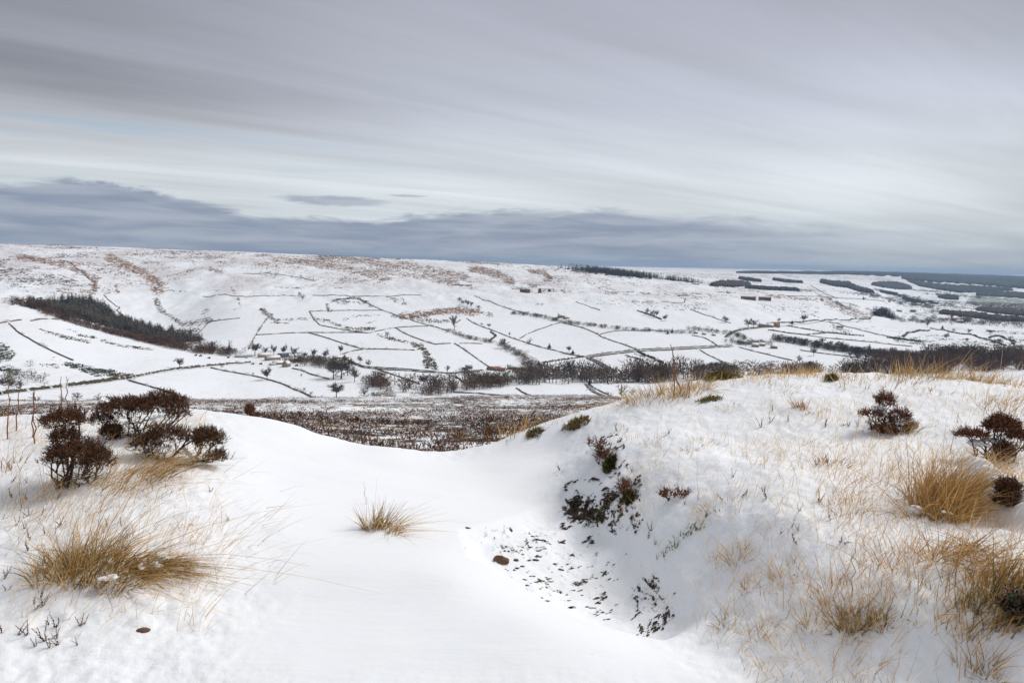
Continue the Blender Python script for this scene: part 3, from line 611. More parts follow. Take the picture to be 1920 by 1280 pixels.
WALLS = [
 ('dark dry stone wall slanting down the snowy spur to the gorse patch', [(17,607),(37,625),(75,647),(105,662),(137,676)]),
 ('short dry stone wall at the very top of the spur below the plantation tip', [(0,606),(20,603),(40,600)]),
 ('curved dry stone wall ending against the brown edge of the conifer plantation', [(58,602),(80,598),(105,599),(137,606)]),
 ('dry stone wall dropping from the track fork towards the dark heather bush', [(240,713),(300,730),(340,744),(368,754)]),
 ('long dry stone wall curving down past a lone bare tree below the farm', [(395,690),(440,699),(475,705),(530,720),(567,736),(605,753)]),
 ('dry stone wall up the edge of the white field beside the rushy gully', [(362,634),(377,620),(392,604)]),
 ('dry stone wall along the top of the white field beside the rushy gully', [(392,604),(420,600),(450,597)]),
 ('straight dry stone wall running uphill behind the farmyard trees', [(466,655),(480,628),(495,605),(505,593)]),
 ('long level dry stone wall across the hillside above the farm', [(480,628),(520,626),(575,624),(620,624),(695,624)]),
 ('curving dry stone wall continuing the hillside line to a gateway', [(695,624),(712,620),(730,616),(760,613),(784,612),(803,612)]),
 ('straight dry stone wall slanting to the lane corner above the farm', [(578,624),(610,633),(650,646),(683,655)]),
 ('level dry stone wall from the lane corner to the brown rushy gully', [(683,655),(720,655),(778,657)]),
 ('short dry stone wall from the farm trees up to the lane corner', [(642,664),(660,658),(683,655)]),
 ('long dry stone wall running diagonally off the old quarry scoop', [(672,560),(700,574),(720,583),(760,597),(792,607),(842,621)]),
 ('thin level dry stone wall under the old quarry scoop', [(580,584),(620,583),(660,582),(717,582)]),
 ('dry stone wall bending down through the rushes beneath the quarry', [(580,584),(588,597),(600,610),(640,618),(690,625)]),
 ('dry stone wall crossing the white field towards a gate gap', [(742,615),(765,628),(790,638),(817,646)]),
 ('short level dry stone wall with a gate gap in the middle fields', [(817,646),(845,644)]),
 ('straight dry stone wall slanting down to the red roofed farm', [(852,644),(870,655),(892,671),(917,688)]),
 ('short dry stone wall joining the brown hedge in the middle fields', [(862,644),(885,644),(905,645)]),
 ('dry stone wall along the lane below the two small bare trees', [(652,675),(668,682),(685,688),(740,691),(805,696),(837,700)]),
 ('second dry stone wall edging the lane close beside the first', [(655,679),(685,690.5),(740,694),(805,699),(850,700),(905,694)]),
 ('straight dry stone wall descending to the riverside trees from the lane', [(703,690),(725,699),(755,709),(787,720)]),
 ('dry stone wall curving from the farmhouse towards the big dark trees', [(548,691),(567,695),(590,704),(617,711)]),
 ('curved dry stone wall rounding the white field above the river wood', [(837,702),(855,707),(870,717)]),
 ('dry stone wall high on the slope above the scattered thorn bushes', [(890,555),(905,562),(925,568),(945,576),(960,581),(985,587)]),
 ('long dry stone wall sweeping down past the row of small thorns', [(875,597),(890,607),(925,620),(960,634),(1000,647),(1030,655),(1060,663),(1092,669)]),
 ('curved dry stone wall across the round white hill in the middle fields', [(975,635),(985,628),(1005,620),(1030,611),(1050,605)]),
 ('dry stone wall running down the round white hill to the main lane', [(1055,605),(1090,614),(1120,626),(1130,633),(1150,640),(1175,648),(1198,657)]),
 ('arched dry stone wall along the top of the broad white field', [(1125,627),(1140,623),(1165,620),(1210,620),(1250,621)]),
 ('dry stone wall closing the far end of the broad white field', [(1297,629),(1320,633),(1335,641),(1346,649)]),
 ('upper dry stone wall of the main lane across the middle fields', [(1099,667.5),(1150,660.5),(1190,656.5),(1250,653),(1310,650),(1372,647)]),
 ('lower dry stone wall of the main lane across the middle fields', [(1099,671),(1150,664.5),(1190,660),(1250,657),(1310,654),(1372,650)]),
 ('dry stone wall on the near side of the lane dropping to the bridge wood', [(1100,672),(1125,684),(1152,699)]),
 ('dry stone wall on the far side of the lane dropping to the bridge wood', [(1106,671),(1130,682),(1155,696)]),
 ('dry stone wall slanting away below the main lane to the gorse bank', [(1312,656),(1330,667),(1345,674),(1362,681)]),
 ('long thin dry stone wall leading from the lane end past a lone tree', [(1385,651),(1410,658),(1440,665),(1485,676)]),
 ('dry stone wall falling from the scarp to the road by the hamlet', [(1295,580),(1320,590),(1350,600),(1370,606)]),
 ('faint dry stone enclosure wall high under the scarp', [(1240,566),(1260,568),(1283,569),(1285,560)]),
 ('faint dry stone wall slanting down below the line of the kilns', [(1080,566),(1100,573),(1125,582)]),
 ('dry stone wall beside the field road under the bracken nose', [(1555,604),(1600,615),(1640,626),(1680,634),(1725,640)]),
 ('long thin dry stone wall across the wide white field above the belt of trees', [(1500,627),(1560,635),(1640,642),(1710,650)]),
 ('thin dry stone wall in the wide field where the trees begin', [(1500,657),(1560,665),(1620,673),(1690,682)]),
 ('wavy dry stone wall along the moor side above the long white slope', [(455,513),(500,512),(545,518),(590,527)]),
 ('wavy dry stone wall running down the dark heather slope', [(125,490),(160,515),(178,530),(176,545)]),
 ('broken dry stone wall zigzagging above the plantation', [(195,553),(210,568),(226,577),(218,582),(232,593)]),
 ('very thin level dry stone wall under the scarp below the heather', [(380,556),(440,556),(500,555),(560,555)]),
 ('thin level dry stone wall right above the quarry scoop', [(586,554),(625,553),(700,556),(790,553)]),
 ('pair of thin walls reaching over the snow knoll above the river wood', [(850,736),(900,738),(940,742)]),
 ('dry stone wall rounding the snow knoll beside the sunken lane', [(968,728),(980,736),(995,742)]),
]
for lb, p2 in WALLS: field_wall(lb, p2)
for lb, p2 in [
 ('low stone wall crossing the far pasture by the round copse', [(1781,570),(1790,565),(1798,561)]),
 ('far low wall stepping across the snowy plateau fields', [(1460,553),(1520,556),(1600,560),(1660,566)]),
 ('far curved wall on the snowy plateau by the plantation', [(1520,535),(1545,550),(1570,560)]),
 ('far wall beside the river meadow and its dark woods', [(1735,573),(1790,575),(1850,582)])]:
    field_wall(lb, p2, 2.2, 2.0, 'dry stone walls between the fields', 1800)
hedge('thick hedge lining the track that climbs to the farm', [(0,739),(60,731),(130,723),(190,715),(240,708)], 2.6, 3.5, (0.07,0.065,0.04))
hedge('low hedge bank on the track between the fork and the farm', [(240,709),(290,698),(340,690),(425,682),(470,679)], 1.4, 2.2, (0.07,0.062,0.04))
hedge('brown hedge between the two riverside fields', [(1018,680),(1050,675),(1080,671),(1096,669)], 2.4, 4.0, (0.10,0.07,0.05))
hedge('bushy hedge dropping away below the main lane', [(1197,660),(1215,668),(1243,681)], 3.0, 5.0)
hedge('hedge beside the row of bare trees under the scarp', [(1195,583),(1218,590),(1240,599)], 3.0, 4.0)
hedge('dark verge hedge curving with the road into the hamlet', [(1360,632),(1372,624),(1382,620),(1405,616),(1440,612)], 2.4, 5.0, VERGE)
hedge('dark hedge along the road under the bracken nose', [(1440,607),(1500,605),(1545,601),(1590,601),(1630,599),(1637,591)], 2.4, 4.5, VERGE)
hedge('brown field hedge winding over the wide white field', [(1475,611),(1510,617),(1552,624),(1590,628),(1620,630)], 2.4, 5.0, (0.11,0.08,0.05))
hedge('second brown hedge below the first in the wide white field', [(1440,619),(1480,625),(1510,628),(1550,624)], 2.2, 4.5, (0.10,0.075,0.05))
hedge('dark broken hedge stepping up the far pasture', [(1693,631),(1705,624),(1720,621),(1742,620)], 3.5, 6.0)
hedge('long dark hedge across the far pasture with scattered trees', [(1745,616),(1780,622),(1830,630),(1885,648)], 2.6, 4.0)
hedge('ragged hedge at the foot of the long white field', [(1663,633),(1690,636),(1725,641)], 3.5, 6)
hedge('hedge climbing beside the farm buildings in the meadow', [(1855,634),(1870,630),(1885,635),(1900,640)], 3.5, 6)
hedge('bramble hedge along the gully edge by the round white field', [(920,622),(930,630),(917,640)], 3, 4)
road('track', [(0,741),(60,733),(130,726),(190,718),(245,710),(290,700),(340,693),(425,684),(480,680)], 4.0, (0.6,0.6,0.6))
road('road', [(1097,669.5),(1150,662.5),(1190,658.5),(1250,655),(1310,652),(1375,648.5)], 7.0, (0.33,0.31,0.30))
road('road', [(1102,671),(1128,683),(1154,698)], 4.0, (0.4,0.39,0.38))
road('lane', [(1100,720),(1107,727),(1116,735),(1128,739),(1142,744)], 4.5, (0.25,0.24,0.235))
field_wall('dry stone wall following the sunken lane beside the snow knoll', [(1096,720),(1102,727),(1111,735),(1123,740),(1137,746)], 1.3)
field_wall('far wall of the sunken lane above the wide leafless thicket', [(1106,722),(1115,728),(1125,733),(1140,740)], 1.3)
road('road', [(1362,633),(1374,625),(1384,621),(1407,617),(1442,613.5),(1500,608),(1545,604),(1590,604),(1633,602)], 6.0, (0.5,0.49,0.48))
road('lane', [(650,677),(685,689),(740,692.5),(805,697.5),(850,699),(905,693)], 3.5, (0.55,0.54,0.54))

# ------------------------------------------------------------------ trees
def rnd_unit():
    v = rng.normal(size=3); return v / np.linalg.norm(v)
def bare_tree(seed, height=1.0, spread=0.42, twigs=10, tw=0.008, dens=1.0, trunk_h=0.2):
    """leafless broadleaf tree one unit high: (trunk mesh geo, crown geo)"""
    global rng
    keep = rng; rng = np.random.default_rng(seed)
    tr = Geo(); cr = Geo(); col = np.array((0.085, 0.07, 0.058))
    lean = rng.normal(size=2) * 0.02
    top = np.array([lean[0], lean[1], 0.5])
    tr.tube([(0, 0, -0.04), (0, 0, 0.03), (lean[0]*.4, lean[1]*.4, trunk_h), tuple(top)], [0.034, 0.024, 0.018, 0.008], col, 6)
    segs = []
    nl = 9
    for i in range(nl):
        a = i * 2.4 + rng.uniform(-.4, .4); z0 = rng.uniform(trunk_h, 0.48)
        up = rng.uniform(0.35, 1.0) if i < 6 else rng.uniform(1.2, 2.2)
        d = np.array([math.cos(a), math.sin(a), up]); d /= np.linalg.norm(d)
        p = np.array([lean[0], lean[1], 0]) * (z0 / .5) + (0, 0, z0); L = spread * rng.uniform(.55, .95) * (1 if i < 6 else 1.15)
        P = [p]; dd = d.copy()
        for k in range(4):
            dd = dd + rng.normal(size=3) * 0.16 + (0, 0, 0.07); dd /= np.linalg.norm(dd); P.append(P[-1] + dd * L / 4)
        tr.tube(P, np.linspace(0.011, 0.003, 5), col, 3); segs.append(P)
    for P in segs:
        for k in range(1, 5):
            for j in range(int(3 * dens) if k < 4 else int(4 * dens)):
                d = P[k] - P[k-1]; d = d / np.linalg.norm(d) + rnd_unit() * 0.85 + (0, 0, 0.12); d /= np.linalg.norm(d)
                L = rng.uniform(0.09, 0.2); q = P[k] - (P[k] - P[k-1]) * rng.uniform(0, 1)
                e1 = q + d * L * .5; e2 = q + d * L + rng.normal(size=3) * 0.012
                cr.tube([q, e1, e2], [0.0035, 0.0028, 0.0012], col * 1.05, 3)
                n_ = twigs; t = rng.uniform(0.1, 1, n_)[:, None]
                root = q + (e2 - q) * t; dr = d + rng.normal(size=(n_, 3)) * 0.75; dr[:, 2] += 0.1; dr /= np.linalg.norm(dr, axis=1, keepdims=True)
                V, Q, cc = blades(root, dr, rng.uniform(0.04, 0.10, n_), np.full(n_, tw), rng.normal(size=(n_, 3)) * 0.2, np.tile(col * 1.15, (n_, 1)) * rng.uniform(.7, 1.4, (n_, 1)), 1)
                cr.add(V, Q, cc)
    rng = keep
    return tr, cr
def conifer(seed, tiers=14, col=(0.042, 0.044, 0.036), ragged=0.3, wid=0.24, nb=9):
    r0 = np.random.default_rng(seed); tr = Geo(); cr = Geo()
    tr.tube([(0, 0, -.04), (0, 0, .5), (0, 0, 1)], [0.022, 0.014, 0.002], (0.07, 0.05, 0.04), 5)
    for i in range(tiers):
        z = 0.12 + 0.86 * i / tiers; Rr = wid * (1 - z) ** 0.8 * r0.uniform(1 - ragged, 1 + ragged) + 0.012
        for k in range(nb):
            a = 2 * math.pi * (k + r0.uniform(-.3, .3)) / nb; R2 = Rr * r0.uniform(.7, 1.15); w = 0.5
            c, s = math.cos(a), math.sin(a)
            tip = (c * R2, s * R2, z - R2 * 0.35 + .02); l_ = (math.cos(a - w) * R2 * .55, math.sin(a - w) * R2 * .55, z - R2 * .12); r_ = (math.cos(a + w) * R2 * .55, math.sin(a + w) * R2 * .55, z - R2 * .12)
            f = r0.uniform(.6, 1.4)
            cr.add([(0, 0, z + .05), l_, tip, r_], [(0, 1, 2, 3)], np.array(col) * f)
    return tr, cr
BARE = [bare_tree(100 + i, spread=[.42, .36, .5, .4, .46][i], twigs=15, tw=0.011, trunk_h=[.2, .28, .14, .22, .16][i]) for i in range(5)]
BARE_D = [tuple(g.mesh(n_, M['wood']) for g, n_ in zip(b, ('trunk', 'crown'))) for b in BARE]
SHRUB = [bare_tree(200 + i, spread=.62, twigs=9, tw=0.012, trunk_h=0.04) for i in range(2)]
SHRUB_D = [tuple(g.mesh(n_, M['wood']) for g, n_ in zip(b, ('stem', 'foliage'))) for b in SHRUB]
CON = [conifer(300 + i, ragged=[.25, .5][i], wid=[.2, .3][i]) for i in range(2)]
CON_D = [tuple(g.mesh(n_, M['wood']) for g, n_ in zip(b, ('trunk', 'crown'))) for b in CON]
TREES = [  # column, foot row, height in pixels, kind, breadth, label
 (337,691,17,'b',1.0,'lone bare tree standing on the verge of the farm track'),
 (501,713,22,'b',1.0,'lone round bare tree on the long curved wall below the farm'),
 (630,750,31,'b',1.05,'large bare tree at the moor edge with a wide fan crown'),
 (683,748,20,'s',1.1,'bushy bare tree at the moor edge next to the large fan crowned tree'),
 (703,750,14,'s',1.1,'low bare bush at the moor edge below the riverside wood'),
 (665,716,25,'b',0.8,'tall narrow bare tree beside the big dark farm tree group'),
 (640,710,34,'b',1.3,'biggest dark bare tree of the group below the stone cottage'),
 (625,711,28,'b',1.1,'bare tree with an open crown on the near end of the dark group'),
 (652,704,26,'b',1.0,'bare tree filling the back of the dark group'),
 (675,681,13,'b',0.9,'small bare tree in the white field, nearer the cottage of two'),
 (690,687,13,'b',0.8,'small bare tree in the white field, further from the cottage of two'),
 (639,666,18,'b',0.6,'slim bare tree above the stone cottage by the lane corner'),
 (478,667,22,'b',1.1,'dense bare tree behind the barns at the end of the straight wall'),
 (498,664,13,'b',1.0,'bare tree directly behind the snow roofed barns'),
 (513,665,16,'b',0.9,'upright bare tree behind the middle barn'),
 (533,665,16,'b',0.9,'rounded bare tree behind the dark shed'),
 (552,669,18,'b',1.0,'bare tree rising at the outer end of the farm barns'),
 (572,672,11,'b',1.0,'small bare tree between the barns and the lane trees'),
 (588,672,16,'b',0.9,'bare tree standing clear behind the thicket east of the farm'),
 (611,672,15,'b',1.0,'spreading bare tree behind the thicket near the cottage'),
 (430,658,14,'c',1.2,'dark pine beside the farm yard at the foot of the plantation'),
 (398,655,14,'c',1.2,'dark pine poking out of the lower end of the plantation'),
 (357,630,14,'c',1.3,'dark conifer standing proud of the plantation edge'),
 (323,622,13,'c',1.3,'broad dark conifer at the upper edge of the plantation'),
 (374,642,14,'c',1.1,'ragged conifer in the lower plantation edge'),
 (816,697,12,'b',1.0,'small rounded tree on the lane below the brown gully'),
 (883,700,3,'b',1.0,'tiny thorn beside the lane near the grey barn'),
 (839,698,11,'b',1.0,'small round bare tree on the lane by the grey barn'),
 (795,728,27,'b',0.9,'tall wispy bare tree rising out of the riverside wood'),
 (816,690,9,'s',1.0,'dark thorn bush at the bottom of the brown gully'),
 (852,618,23,'b',0.8,'dark upright tree at the head of the hedge in the middle fields'),
 (861,565,8,'b',1.1,'highest of the cluster of trees on the slope above the bracken'),
 (868,571,9,'b',1.1,'second tree down in the slope cluster above the bracken'),
 (876,574,11,'b',1.1,'largest tree in the slope cluster above the bracken'),
 (883,576,9,'b',1.1,'lowest tree in the slope cluster above the bracken'),
 (897,579,7,'b',1.3,'single low tree beside the slope cluster'),
 (945,653,16,'b',1.1,'round bare tree beside the thick gully hedge'),
 (917,615,8,'b',1.1,'small thorn above the curving wall in the middle fields'),
 (903,610,5,'b',1.1,'tiny thorn above the curving wall, uphill of its neighbour'),
 (955,630,8,'b',0.5,'thin upright thorn by the sweeping wall'),
 (615,584,5,'s',1.0,'tiny bush on the wall under the quarry scoop'),
 (726,632,9,'s',1.4,'dark bush at the head of the brown rushy gully'),
 (567,562,8,'s',1.2,'grey bush group on the slope above the rushes'),
 (562,558,9,'s',0.9,'upper grey bush of the group on the slope above the rushes'),
 (992,645,9,'s',1.3,'low bare bush on the wall of the round white hill'),
 (1030,652,8,'c',1.8,'small dark evergreen on the sweeping wall'),
 (1067,662,13,'b',0.9,'bare tree on the sweeping wall just above the lane corner'),
 (1074,663,7,'c',2.0,'rounded dark evergreen right beside the bare tree by the lane corner'),
 (1010,684,8,'c',2.0,'round dark evergreen at the end of the brown hedge'),
 (1213,590,10,'b',0.9,'first bare tree uphill in the row under the scarp'),
 (1223,592,11,'b',0.9,'second bare tree in the row under the scarp'),
 (1231,595,11,'b',0.9,'third bare tree in the row under the scarp'),
 (1247,601,10,'b',1.2,'spreading bare tree at the lower end of the row under the scarp'),
 (1360,605,11,'b',1.3,'lone round tree in the white field above the hamlet road'),
 (1403,615,14,'b',1.1,'wide bare tree on the bend of the hamlet road'),
 (1413,614,15,'b',1.0,'darker bare tree touching the wide one on the road bend'),
 (1252,626,7,'c',1.5,'dark conifer in the hedge line above the broad white field'),
 (1260,624,9,'c',1.1,'pointed dark conifer in the hedge line above the broad white field'),
 (1506,605,13,'b',1.1,'bare tree on the road beyond the hamlet'),
 (1485,607,6,'c',2.0,'small rounded evergreen on the road beyond the hamlet'),
 (1460,604,6,'b',1.3,'low tree on the road just outside the hamlet'),
 (1541,645,10,'b',1.2,'round bare tree at the start of the belt of trees'),
 (1558,648,8,'b',1.0,'smaller bare tree just beyond the round one in the belt'),
 (1570,650,9,'b',1.1,'bare tree above the belt, nearer of two alike'),
 (1577,650,9,'b',1.1,'bare tree above the belt, further of two alike'),
 (1526,667,13,'b',1.0,'bare tree alone in the strip field below the belt'),
 (1499,680,13,'b',0.7,'slender pale bare tree near the pinkish moor bank'),
 (1594,670,9,'b',1.0,'small bare tree at the start of the short lower row'),
 (1608,676,12,'b',1.2,'broad bare tree in the short lower row'),
 (1624,676,11,'b',1.2,'second broad bare tree in the short lower row'),
 (1642,676,11,'b',1.1,'last bare tree in the short lower row'),
 (1774,636,9,'b',1.2,'round bare tree alone in the greenish far pasture'),
 (1812,641,6,'b',1.2,'tiny tree in the greenish far pasture'),
 (1864,647,10,'b',1.3,'large round tree of the pair in the green far pasture'),
 (1875,646,8,'b',1.2,'smaller tree of the pair in the green far pasture'),
 (1856,627,7,'b',1.4,'low wide tree above the broken far hedge'),
 (1816,625,6,'b',1.5,'flat topped tree in the far pasture hedge'),
 (1788,622,5,'b',1.0,'tiny dark tree left on the long far hedge line'.replace('left ', '')),
 (1767,617,6,'c',2.2,'small dark pointed evergreen in the far pasture'),
 (1739,613,8,'b',0.8,'narrow tree at the edge of the far farm'),
 (1900,650,9,'b',1.2,'bare tree nearest the big brown wood in the far pasture'),
 (1894,637,6,'b',1.2,'small tree beside the far climbing hedge'),
 (1675,661,8,'b',1.2,'rounded tree top bulging above the belt of trees'),
 (1630,658,11,'c',1.3,'dark conifer rising above the belt of trees'),
 (1783,600,9,'b',1.0,'pale tall tree among the far farm buildings'),
 (1619,563,5,'b',1.3,'tiny round tree on the plateau field'),
 (1541,566,5,'b',1.3,'small dark tree on the crest of the bracken nose'),
 (565,706,5,'s',1.0,'small gorse bush on the cottage wall'),
 (602,749,6,'s',1.6,'low gorse bush on the end of the long curved wall'),
 (583,741,6,'s',1.6,'longer gorse clump on the long curved wall'),
 (570,733,6,'s',1.0,'upright little bush on the long curved wall'),
 (475,704,5,'s',1.0,'small dark bush on the long curved wall, higher up'),
 (416,690,5,'s',1.2,'small bush by the start of the long curved wall'),
 (325,738,6,'s',1.2,'small grey bush in the white field above the heather bush'),
 (68,757,12,'s',1.4,'grey leafless thicket at the moor edge beside the tall stalks'),
 (145,752,12,'s',1.6,'round grey leafless thicket at the moor edge behind the heather'),
 (118,755,10,'s',1.0,'smaller grey thicket at the moor edge near the thin stalks'),
 (185,752,9,'s',2.0,'flat grey thicket at the moor edge behind the heather'),
 (218,754,7,'s',1.4,'lowest grey thicket at the moor edge behind the heather'),
 (1165,746,22,'s',1.2,'wide leafless thicket below the sunken lane'),
 (1142,748,12,'s',1.3,'small dark bush next to the wide leafless thicket'),
 (1185,742,12,'s',1.2,'pale bush at the outer side of the wide leafless thicket'),
 (905,722,4,'s',1.0,'tiny dark bush on the snow knoll'),
 (1105,722,14,'c',1.3,'dark ivy clad tree at the top of the sunken lane'),
]
GRP = {'b': 'bare broadleaf trees in the valley', 's': 'bushes in the valley', 'c': 'evergreen trees in the valley'}
def far_tree(px, py, hp, kind, br, label):
    p = hit(px, py, 560.0); dist = math.hypot(p.x, p.y); h = hp / F * dist * 1.12
    D = {'b': BARE_D, 's': SHRUB_D, 'c': CON_D}[kind]; k = rng.integers(len(D)); nm = {'b': 'bare_tree', 's': 'bush', 'c': 'conifer'}[kind]
    t = thing(nm, label, 'bush' if kind == 's' else 'tree', (p.x, p.y, p.z), rng.uniform(0, 6.28), GRP[kind])
    zk = 1.0 / (0.86 if kind == 'b' else (0.8 if kind == 's' else 1.0))
    br *= 1.35 if kind == 'b' else 1.1; t.scale = (h * br, h * br, h * zk)
    for d in D[k]: link(d.name.split('.')[0], d, t)
for a_ in TREES: far_tree(*a_)

# ------------------------------------------------------------------ woods that read as one mass
def dense(geo_tr, geo_cr, nmax, rs):
    V = np.concatenate(geo_cr.V); T = np.concatenate(geo_cr.T); K = np.concatenate(geo_cr.Cc); return V, T, K
def puff(seed, n_=60, col=(0.075, 0.055, 0.045), tall=False):
    """cheap leafless crown: a bundle of twig blades over a rounded volume plus a stem"""
    r0 = np.random.default_rng(seed); g = Geo(); col = np.array(col)
    g.tube([(0, 0, -.05), (0, 0, .35), (0.02, 0, .7)], [.03, .02, .006], col * .9, 3)
    d = r0.normal(size=(n_, 3)); d /= np.linalg.norm(d, axis=1, keepdims=True); rr = r0.uniform(.25, 1, n_) ** .6
    c = np.stack([d[:, 0] * .38 * rr, d[:, 1] * .38 * rr, .50 + d[:, 2] * .45 * rr], 1)
    dr = c - np.array([0, 0, .25]); dr /= np.linalg.norm(dr, axis=1, keepdims=True); dr = dr + r0.normal(size=(n_, 3)) * .35; dr /= np.linalg.norm(dr, axis=1, keepdims=True)
    V, Q, cc = blades(c, dr, r0.uniform(.12, .26, n_), r0.uniform(.03, .06, n_), r0.normal(size=(n_, 3)) * .2, np.tile(col, (n_, 1)) * r0.uniform(.6, 1.5, (n_, 1)), 1)
    g.add(V, Q, cc); return np.concatenate(g.V), np.concatenate(g.T), np.concatenate(g.Cc)
PUFF = [puff(400 + i) for i in range(4)]
CONL = []
for i in range(3):
    a_, b_ = conifer(320 + i, tiers=6, ragged=.55, wid=.26, nb=6); CONL.append((np.concatenate(b_.V), np.concatenate(b_.T), np.concatenate(b_.Cc)))
def scatter(name, label, cat, xyz, hs, protos, tint, matname='wood', wid=1.0, group=None, jc=0.3):
    Vs, Ts, Ks = [], [], []; n0 = 0; n_ = len(xyz); pick = rng.integers(len(protos), size=n_); ang = rng.uniform(0, 6.28, n_)
    tint = np.asarray(tint, float); tint = np.tile(tint, (n_, 1)) if tint.ndim == 1 else tint
    for k, (V, T, K) in enumerate(protos):
        ii = np.nonzero(pick == k)[0]
        if not len(ii): continue
        c, s = np.cos(ang[ii])[:, None], np.sin(ang[ii])[:, None]; h = hs[ii][:, None]
        w = wid if np.isscalar(wid) else wid[ii][:, None]
        Xx = (V[None, :, 0] * c - V[None, :, 1] * s) * h * w + xyz[ii, 0:1]; Yy = (V[None, :, 0] * s + V[None, :, 1] * c) * h * w + xyz[ii, 1:2]
        Zz = V[None, :, 2] * h + xyz[ii, 2:3]
        Vs.append(np.stack([Xx, Yy, Zz], -1).reshape(-1, 3)); Ts.append((T[None] + (np.arange(len(ii)) * len(V))[:, None, None]).reshape(-1, 3) + n0)
        Ks.append((K[None] * tint[ii][:, None] * rng.uniform(1 - jc, 1 + jc, (len(ii), 1, 1))).reshape(-1, 3)); n0 += len(ii) * len(V)
    me = mesh_np(name, np.concatenate(Vs), np.concatenate(Ts), M[matname], {'tone': np.concatenate(Ks)})
    return link(name, me, label=label, category=cat, kind='stuff', group=group)
def belt_points(line, half, n_, rmin=640, gate=-.12):
    """random feet along a belt drawn by its foot line in the photograph; half = depth of the belt in metres each way"""
    L = world_line(line, rmin, 3.0); seg = rng.integers(0, len(L) - 1, n_); f = rng.uniform(0, 1, n_)[:, None]
    P = L[seg] * (1 - f) + L[seg + 1] * f; P = P + rng.normal(size=(n_, 2)) * half; P = P[fbm(P[:, 0] / 26, P[:, 1] / 26, 2, 33) + rng.uniform(-.25, .25, n_) > gate]
    return np.stack([P[:, 0], P[:, 1], H(P[:, 0], P[:, 1])], 1)
def poly_points(poly, n_, rmin=640, rmax=24000):
    """random feet over a patch of ground whose outline was measured as ground points"""
    Pw = np.array([tuple(hit(a, b, rmin, rmax))[:2] for a, b in poly]); lo, hi = Pw.min(0), Pw.max(0); out = np.zeros((0, 2))
    for _ in range(40):
        q = rng.uniform(lo, hi, (n_ * 3, 2)); out = np.concatenate([out, q[poly_dist(q[:, 0], q[:, 1], Pw) < 0]])
        if len(out) >= n_: break
    out = out[:n_]; return np.stack([out[:, 0], out[:, 1], H(out[:, 0], out[:, 1])], 1)
BRN = (1.65, 1.4, 1.2); GRY = (1.55, 1.5, 1.45); OLV = (1.0, 1.05, .75); RED = (1.5, 1.0, .85)
BRN_ = 0
def wood(name, label, pts3, hm, protos=PUFF, tint=BRN, wid=1.0, cat='wood', jit=.42):
    n_ = len(pts3); return scatter(name, label, cat, pts3, hm * rng.uniform(1 - jit, 1 + jit, n_), protos, tint, 'wood', wid)
wood('riverside_wood', 'belt of leafless riverside trees directly above the heather moor', np.concatenate([
    belt_points([(690,722),(720,727),(760,734),(800,738),(850,733),(900,727),(950,722)], 9, 120), belt_points([(690,716),(740,724),(800,728),(870,723),(960,718)], 10, 90)]), 15, tint=BRN, wid=1.1)
wood('riverside_wood', 'dark bridge wood of bare trees below the lane and the snow knoll', np.concatenate([
    belt_points([(960,719),(1010,717),(1060,716),(1110,717),(1150,716)], 16, 170), belt_points([(1000,708),(1060,706),(1120,708)], 14, 80)]), 20, tint=GRY, wid=1.0)
wood('riverside_wood', 'brown leafless wood running behind the tall straw grass tuft', np.concatenate([
    belt_points([(1150,715),(1220,714),(1300,712),(1420,712),(1560,712)], 18, 260), belt_points([(1165,704),(1260,702),(1300,702)], 14, 90)]), 20, tint=BRN, wid=1.1)
wood('thicket', 'bare thicket between the farm barns and the stone cottage', np.concatenate([belt_points([(545,676),(575,680),(605,684),(640,690)], 9, 120, gate=-9), belt_points([(560,676),(600,676),(625,682)], 7, 50, gate=-9)]), 8, tint=GRY, wid=1.4)
wood('thicket', 'tangled hedge trees sweeping down from the field head to the river', np.concatenate([
    belt_points([(838,621),(870,632),(890,637),(917,642),(940,648),(955,655)], 4, 110, gate=-9), belt_points([(955,655),(970,662),(985,672),(993,684),(1000,700)], 8, 170, gate=-9)]), 6, tint=BRN, wid=1.4)
wood('thicket', 'dark scrub in the dip below the red roofed farm', np.concatenate([belt_points([(872,700),(890,708),(905,716),(930,720)], 9, 130), belt_points([(975,690),(990,702),(985,712)], 12, 60)]), 8, tint=OLV, wid=1.3)
wood('thicket', 'reddish bracken and brambles on the bank below the red roofed farm', belt_points([(905,713),(930,716),(965,712)], 12, 90), 4, tint=RED, wid=1.6)
wood('riverside_wood', 'open rank of bare alders fringing the field below the farm', np.concatenate([belt_points([(680,715),(715,722),(735,726)], 5, 60), belt_points([(700,748),(760,744),(840,738)], 9, 60)]), 9, tint=GRY, wid=.9)
wood('hedge_trees', 'long hedge of small trees crossing the slope below the ruined kilns', np.concatenate([
    belt_points([(960,588),(1000,592),(1040,600),(1060,606)], 5, 110, gate=-9), belt_points([(1060,606),(1100,610),(1150,616),(1180,619),(1240,623),(1310,626)], 5, 150, gate=-9)]), 6.5, tint=GRY, wid=1.4)
wood('hedge_trees', 'hedge trees and gardens strung along the hamlet road', np.concatenate([belt_points([(1295,618),(1330,622),(1380,628),(1400,638)], 6, 80, gate=-9), belt_points([(1370,640),(1395,646),(1440,645)], 9, 90, gate=-9)]), 7, tint=OLV, wid=1.4)
wood('belt_of_trees', 'dark belt of trees along the stream across the wide fields', np.concatenate([
    belt_points([(1450,638),(1490,643),(1530,650),(1570,657)], 8, 150, gate=-9), belt_points([(1570,657),(1600,661),(1640,667),(1680,671),(1730,672)], 11, 260, gate=-9)]), 11, tint=(.9,.85,.85), wid=1.3)
